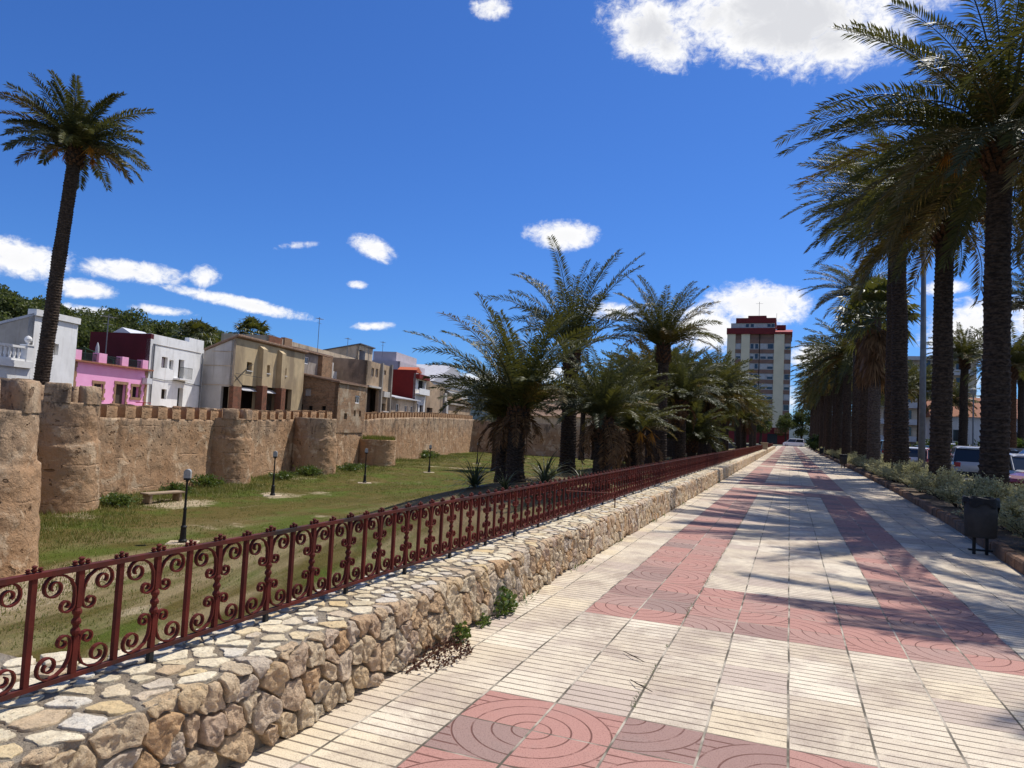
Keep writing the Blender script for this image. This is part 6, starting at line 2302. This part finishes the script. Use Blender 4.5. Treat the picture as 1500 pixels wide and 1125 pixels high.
# low grey wall and houses beyond the parking lot
mb = MB(); mb.box(0, 20, -.12, .12, 0, 1.7); mb.box(-.02, 20.02, -.16, .16, 1.703, 1.8)
tag(mb.build('grey_wall', M['concrete'], None, (12.5, 59.6, -.05)), 'low plain grey wall behind the parked cars at right', 'wall')
t = thing('house', 'white house with an orange tiled roof beyond the parking lot', 'house', (14.5, 88, 0))
mb = MB(); mb.box(0, 9, 0, 7, 0, 4.9); mb.build('wall', M['white_wall'], t)
mb = MB(); mb.prism([(-.5, -.5, 4.9), (-.5, 3.5, 7.2), (-.5, 7.5, 4.9)], (10, 0, 0)); mb.build('roof', M['terracotta'], t)
for wx in (1.6, 4.4, 6.8):
    mb = MB(); mb.box(wx, wx + 1.1, -.06, .02, 2.2, 3.6); w_ = mb.build('window', M['white_trim'], t)
    mb = MB(); mb.box(wx + .1, wx + 1.0, -.08, -.061, 2.3, 3.5); mb.build('pane', M['win_glass'], w_)


# ------------------------------------------------------------------ tower block at the end of the promenade
t = thing('tower_block', 'tall cream and brown apartment tower with a maroon top at the end of the promenade', 'apartment block', (-10, 235, 0))


def xb(name, x0, x1, z0, z1, y0, y1, ma, parent=t):
    mb = MB(); mb.box(x0 + 10, x1 + 10, y0, y1, z0, z1)
    return mb.build(name, M[ma], parent)


xb('core', -19.3, -.35, 0, 34.4, .6, 18, 'apt_brown')
xb('pilaster', -19.4, -16.85, 5.2, 34.4, 0, .598, 'apt_cream')
xb('pilaster', -15.06, -12.5, 5.2, 34.4, 0, .598, 'apt_cream')
xb('pilaster', -5.26, -2.27, 5.2, 34.4, -.1, .598, 'apt_cream')
xb('dark_joint', -9.7, -9.45, 5.2, 34.3, .2, .597, 'dark_open')
rng = random.Random(77)
for k in range(10):
    zb = 31.5 - 3.17 * k
    if zb < 4: break
    for (a, b, nw) in ((-16.85, -15.06, 1), (-12.5, -9.7, 2), (-9.45, -5.26, 2), (-2.27, -.3, 1)):
        xb('parapet_band', a + .003, b - .003, zb, zb + 1.2, .05, .596, 'apt_brown')
        xb('panel_band', a + .003, b - .003, zb - 1.97, zb - .003, .25, .595, 'apt_grey')
        for q in range(nw):
            w_ = (b - a) / nw
            x0, x1 = a + q * w_ + .18, a + (q + 1) * w_ - .18
            wn_ = xb('window', x0, x1, zb - 1.8, zb - .15, .17, .249, 'blind')
            r1 = rng.random()
            if r1 < .4: xb('pane', x0 + .08, x1 - .08, zb - 1.72, zb - .23, .13, .169, 'win_glass', wn_)
            elif r1 < .75:
                xb('pane', x0 + .08, x1 - .08, zb - 1.72, zb - 1.0, .13, .169, 'win_glass', wn_)
                xb('blind', x0 + .08, x1 - .08, zb - .99, zb - .23, .12, .168, 'blind', wn_)
            else: xb('blind', x0 + .08, x1 - .08, zb - 1.72, zb - .23, .12, .168, 'blind', wn_)
xb('fascia', -19.6, -5.0, 34.403, 36.3, -.4, 18.2, 'apt_red')
xb('fascia', -4.99, -.1, 34.403, 35.0, -.4, 18.2, 'apt_red')
pw = xb('penthouse', -18.4, -5.2, 36.303, 38.0, .8, 15, 'apt_grey')
for a in (-13.9, -12.4, -7.4, -6.2): xb('window', a, a + .95, 36.75, 37.7, .74, .81, 'win_glass', pw)
xb('roof_storey', -16.9, -4.9, 38.003, 39.6, .4, 15, 'apt_red')
xb('roof_storey', -13.3, -7.8, 39.603, 40.5, 1.5, 12, 'apt_red')
mb = MB(); mb.prism([(4.7, -.6, 35.0), (4.7, 6, 36.6), (4.7, 12, 35.0)], (5.3, 0, 0)); mb.build('red_roof', M['apt_roofred'], t)
xb('roof_frame', -4.7, -2.0, 36.7, 38.0, 5, 9, 'apt_red')
xb('ground_floor', -19.5, -.2, 0, 5.18, -.3, .59, 'apt_red')
xb('shopfront', -6.5, -3.6, .2, 3.2, -.36, -.302, 'win_glass')
xb('canopy', -4.5, -.2, 3.4, 4.9, -1.6, -.302, 'terracotta')
mb = MB(); mb.tube([(-.1, 4, 40.4), (-.1, 4, 45.4)], .06, 5); mb.tube([(-1.2, 4, 44.8), (1.0, 4, 44.8)], .04, 4); mb.tube([(5.2, 4, 39), (5.2, 4, 41.6)], .05, 5)
mb.build('aerial', M['pole_grey'], t)

t = thing('apartment_block', 'beige apartment block with balconies glimpsed behind the right palms', 'apartment block', (15.0, 149, 0))
mb = MB(); mb.box(0, 16, 0, 14, 0, 17.4); mb.build('wall', M['beige_plaster'], t)
mb = MB(); mb.box(-.5, 16.5, -1.0, 14.5, 17.403, 18.1); mb.build('roof', M['apt_grey'], t)
for k in range(5):
    mb = MB(); mb.box(.5, 15.5, -1.3, -.005, 2.3 + k * 3.1, 3.3 + k * 3.1); mb.build('balcony', M['apt_grey'], t)
    for q in range(5):
        mb = MB(); mb.box(1.2 + q * 2.9, 2.9 + q * 2.9, -.06, .02, 3.4 + k * 3.1, 5.0 + k * 3.1); mb.build('window', M['win_glass'], t)
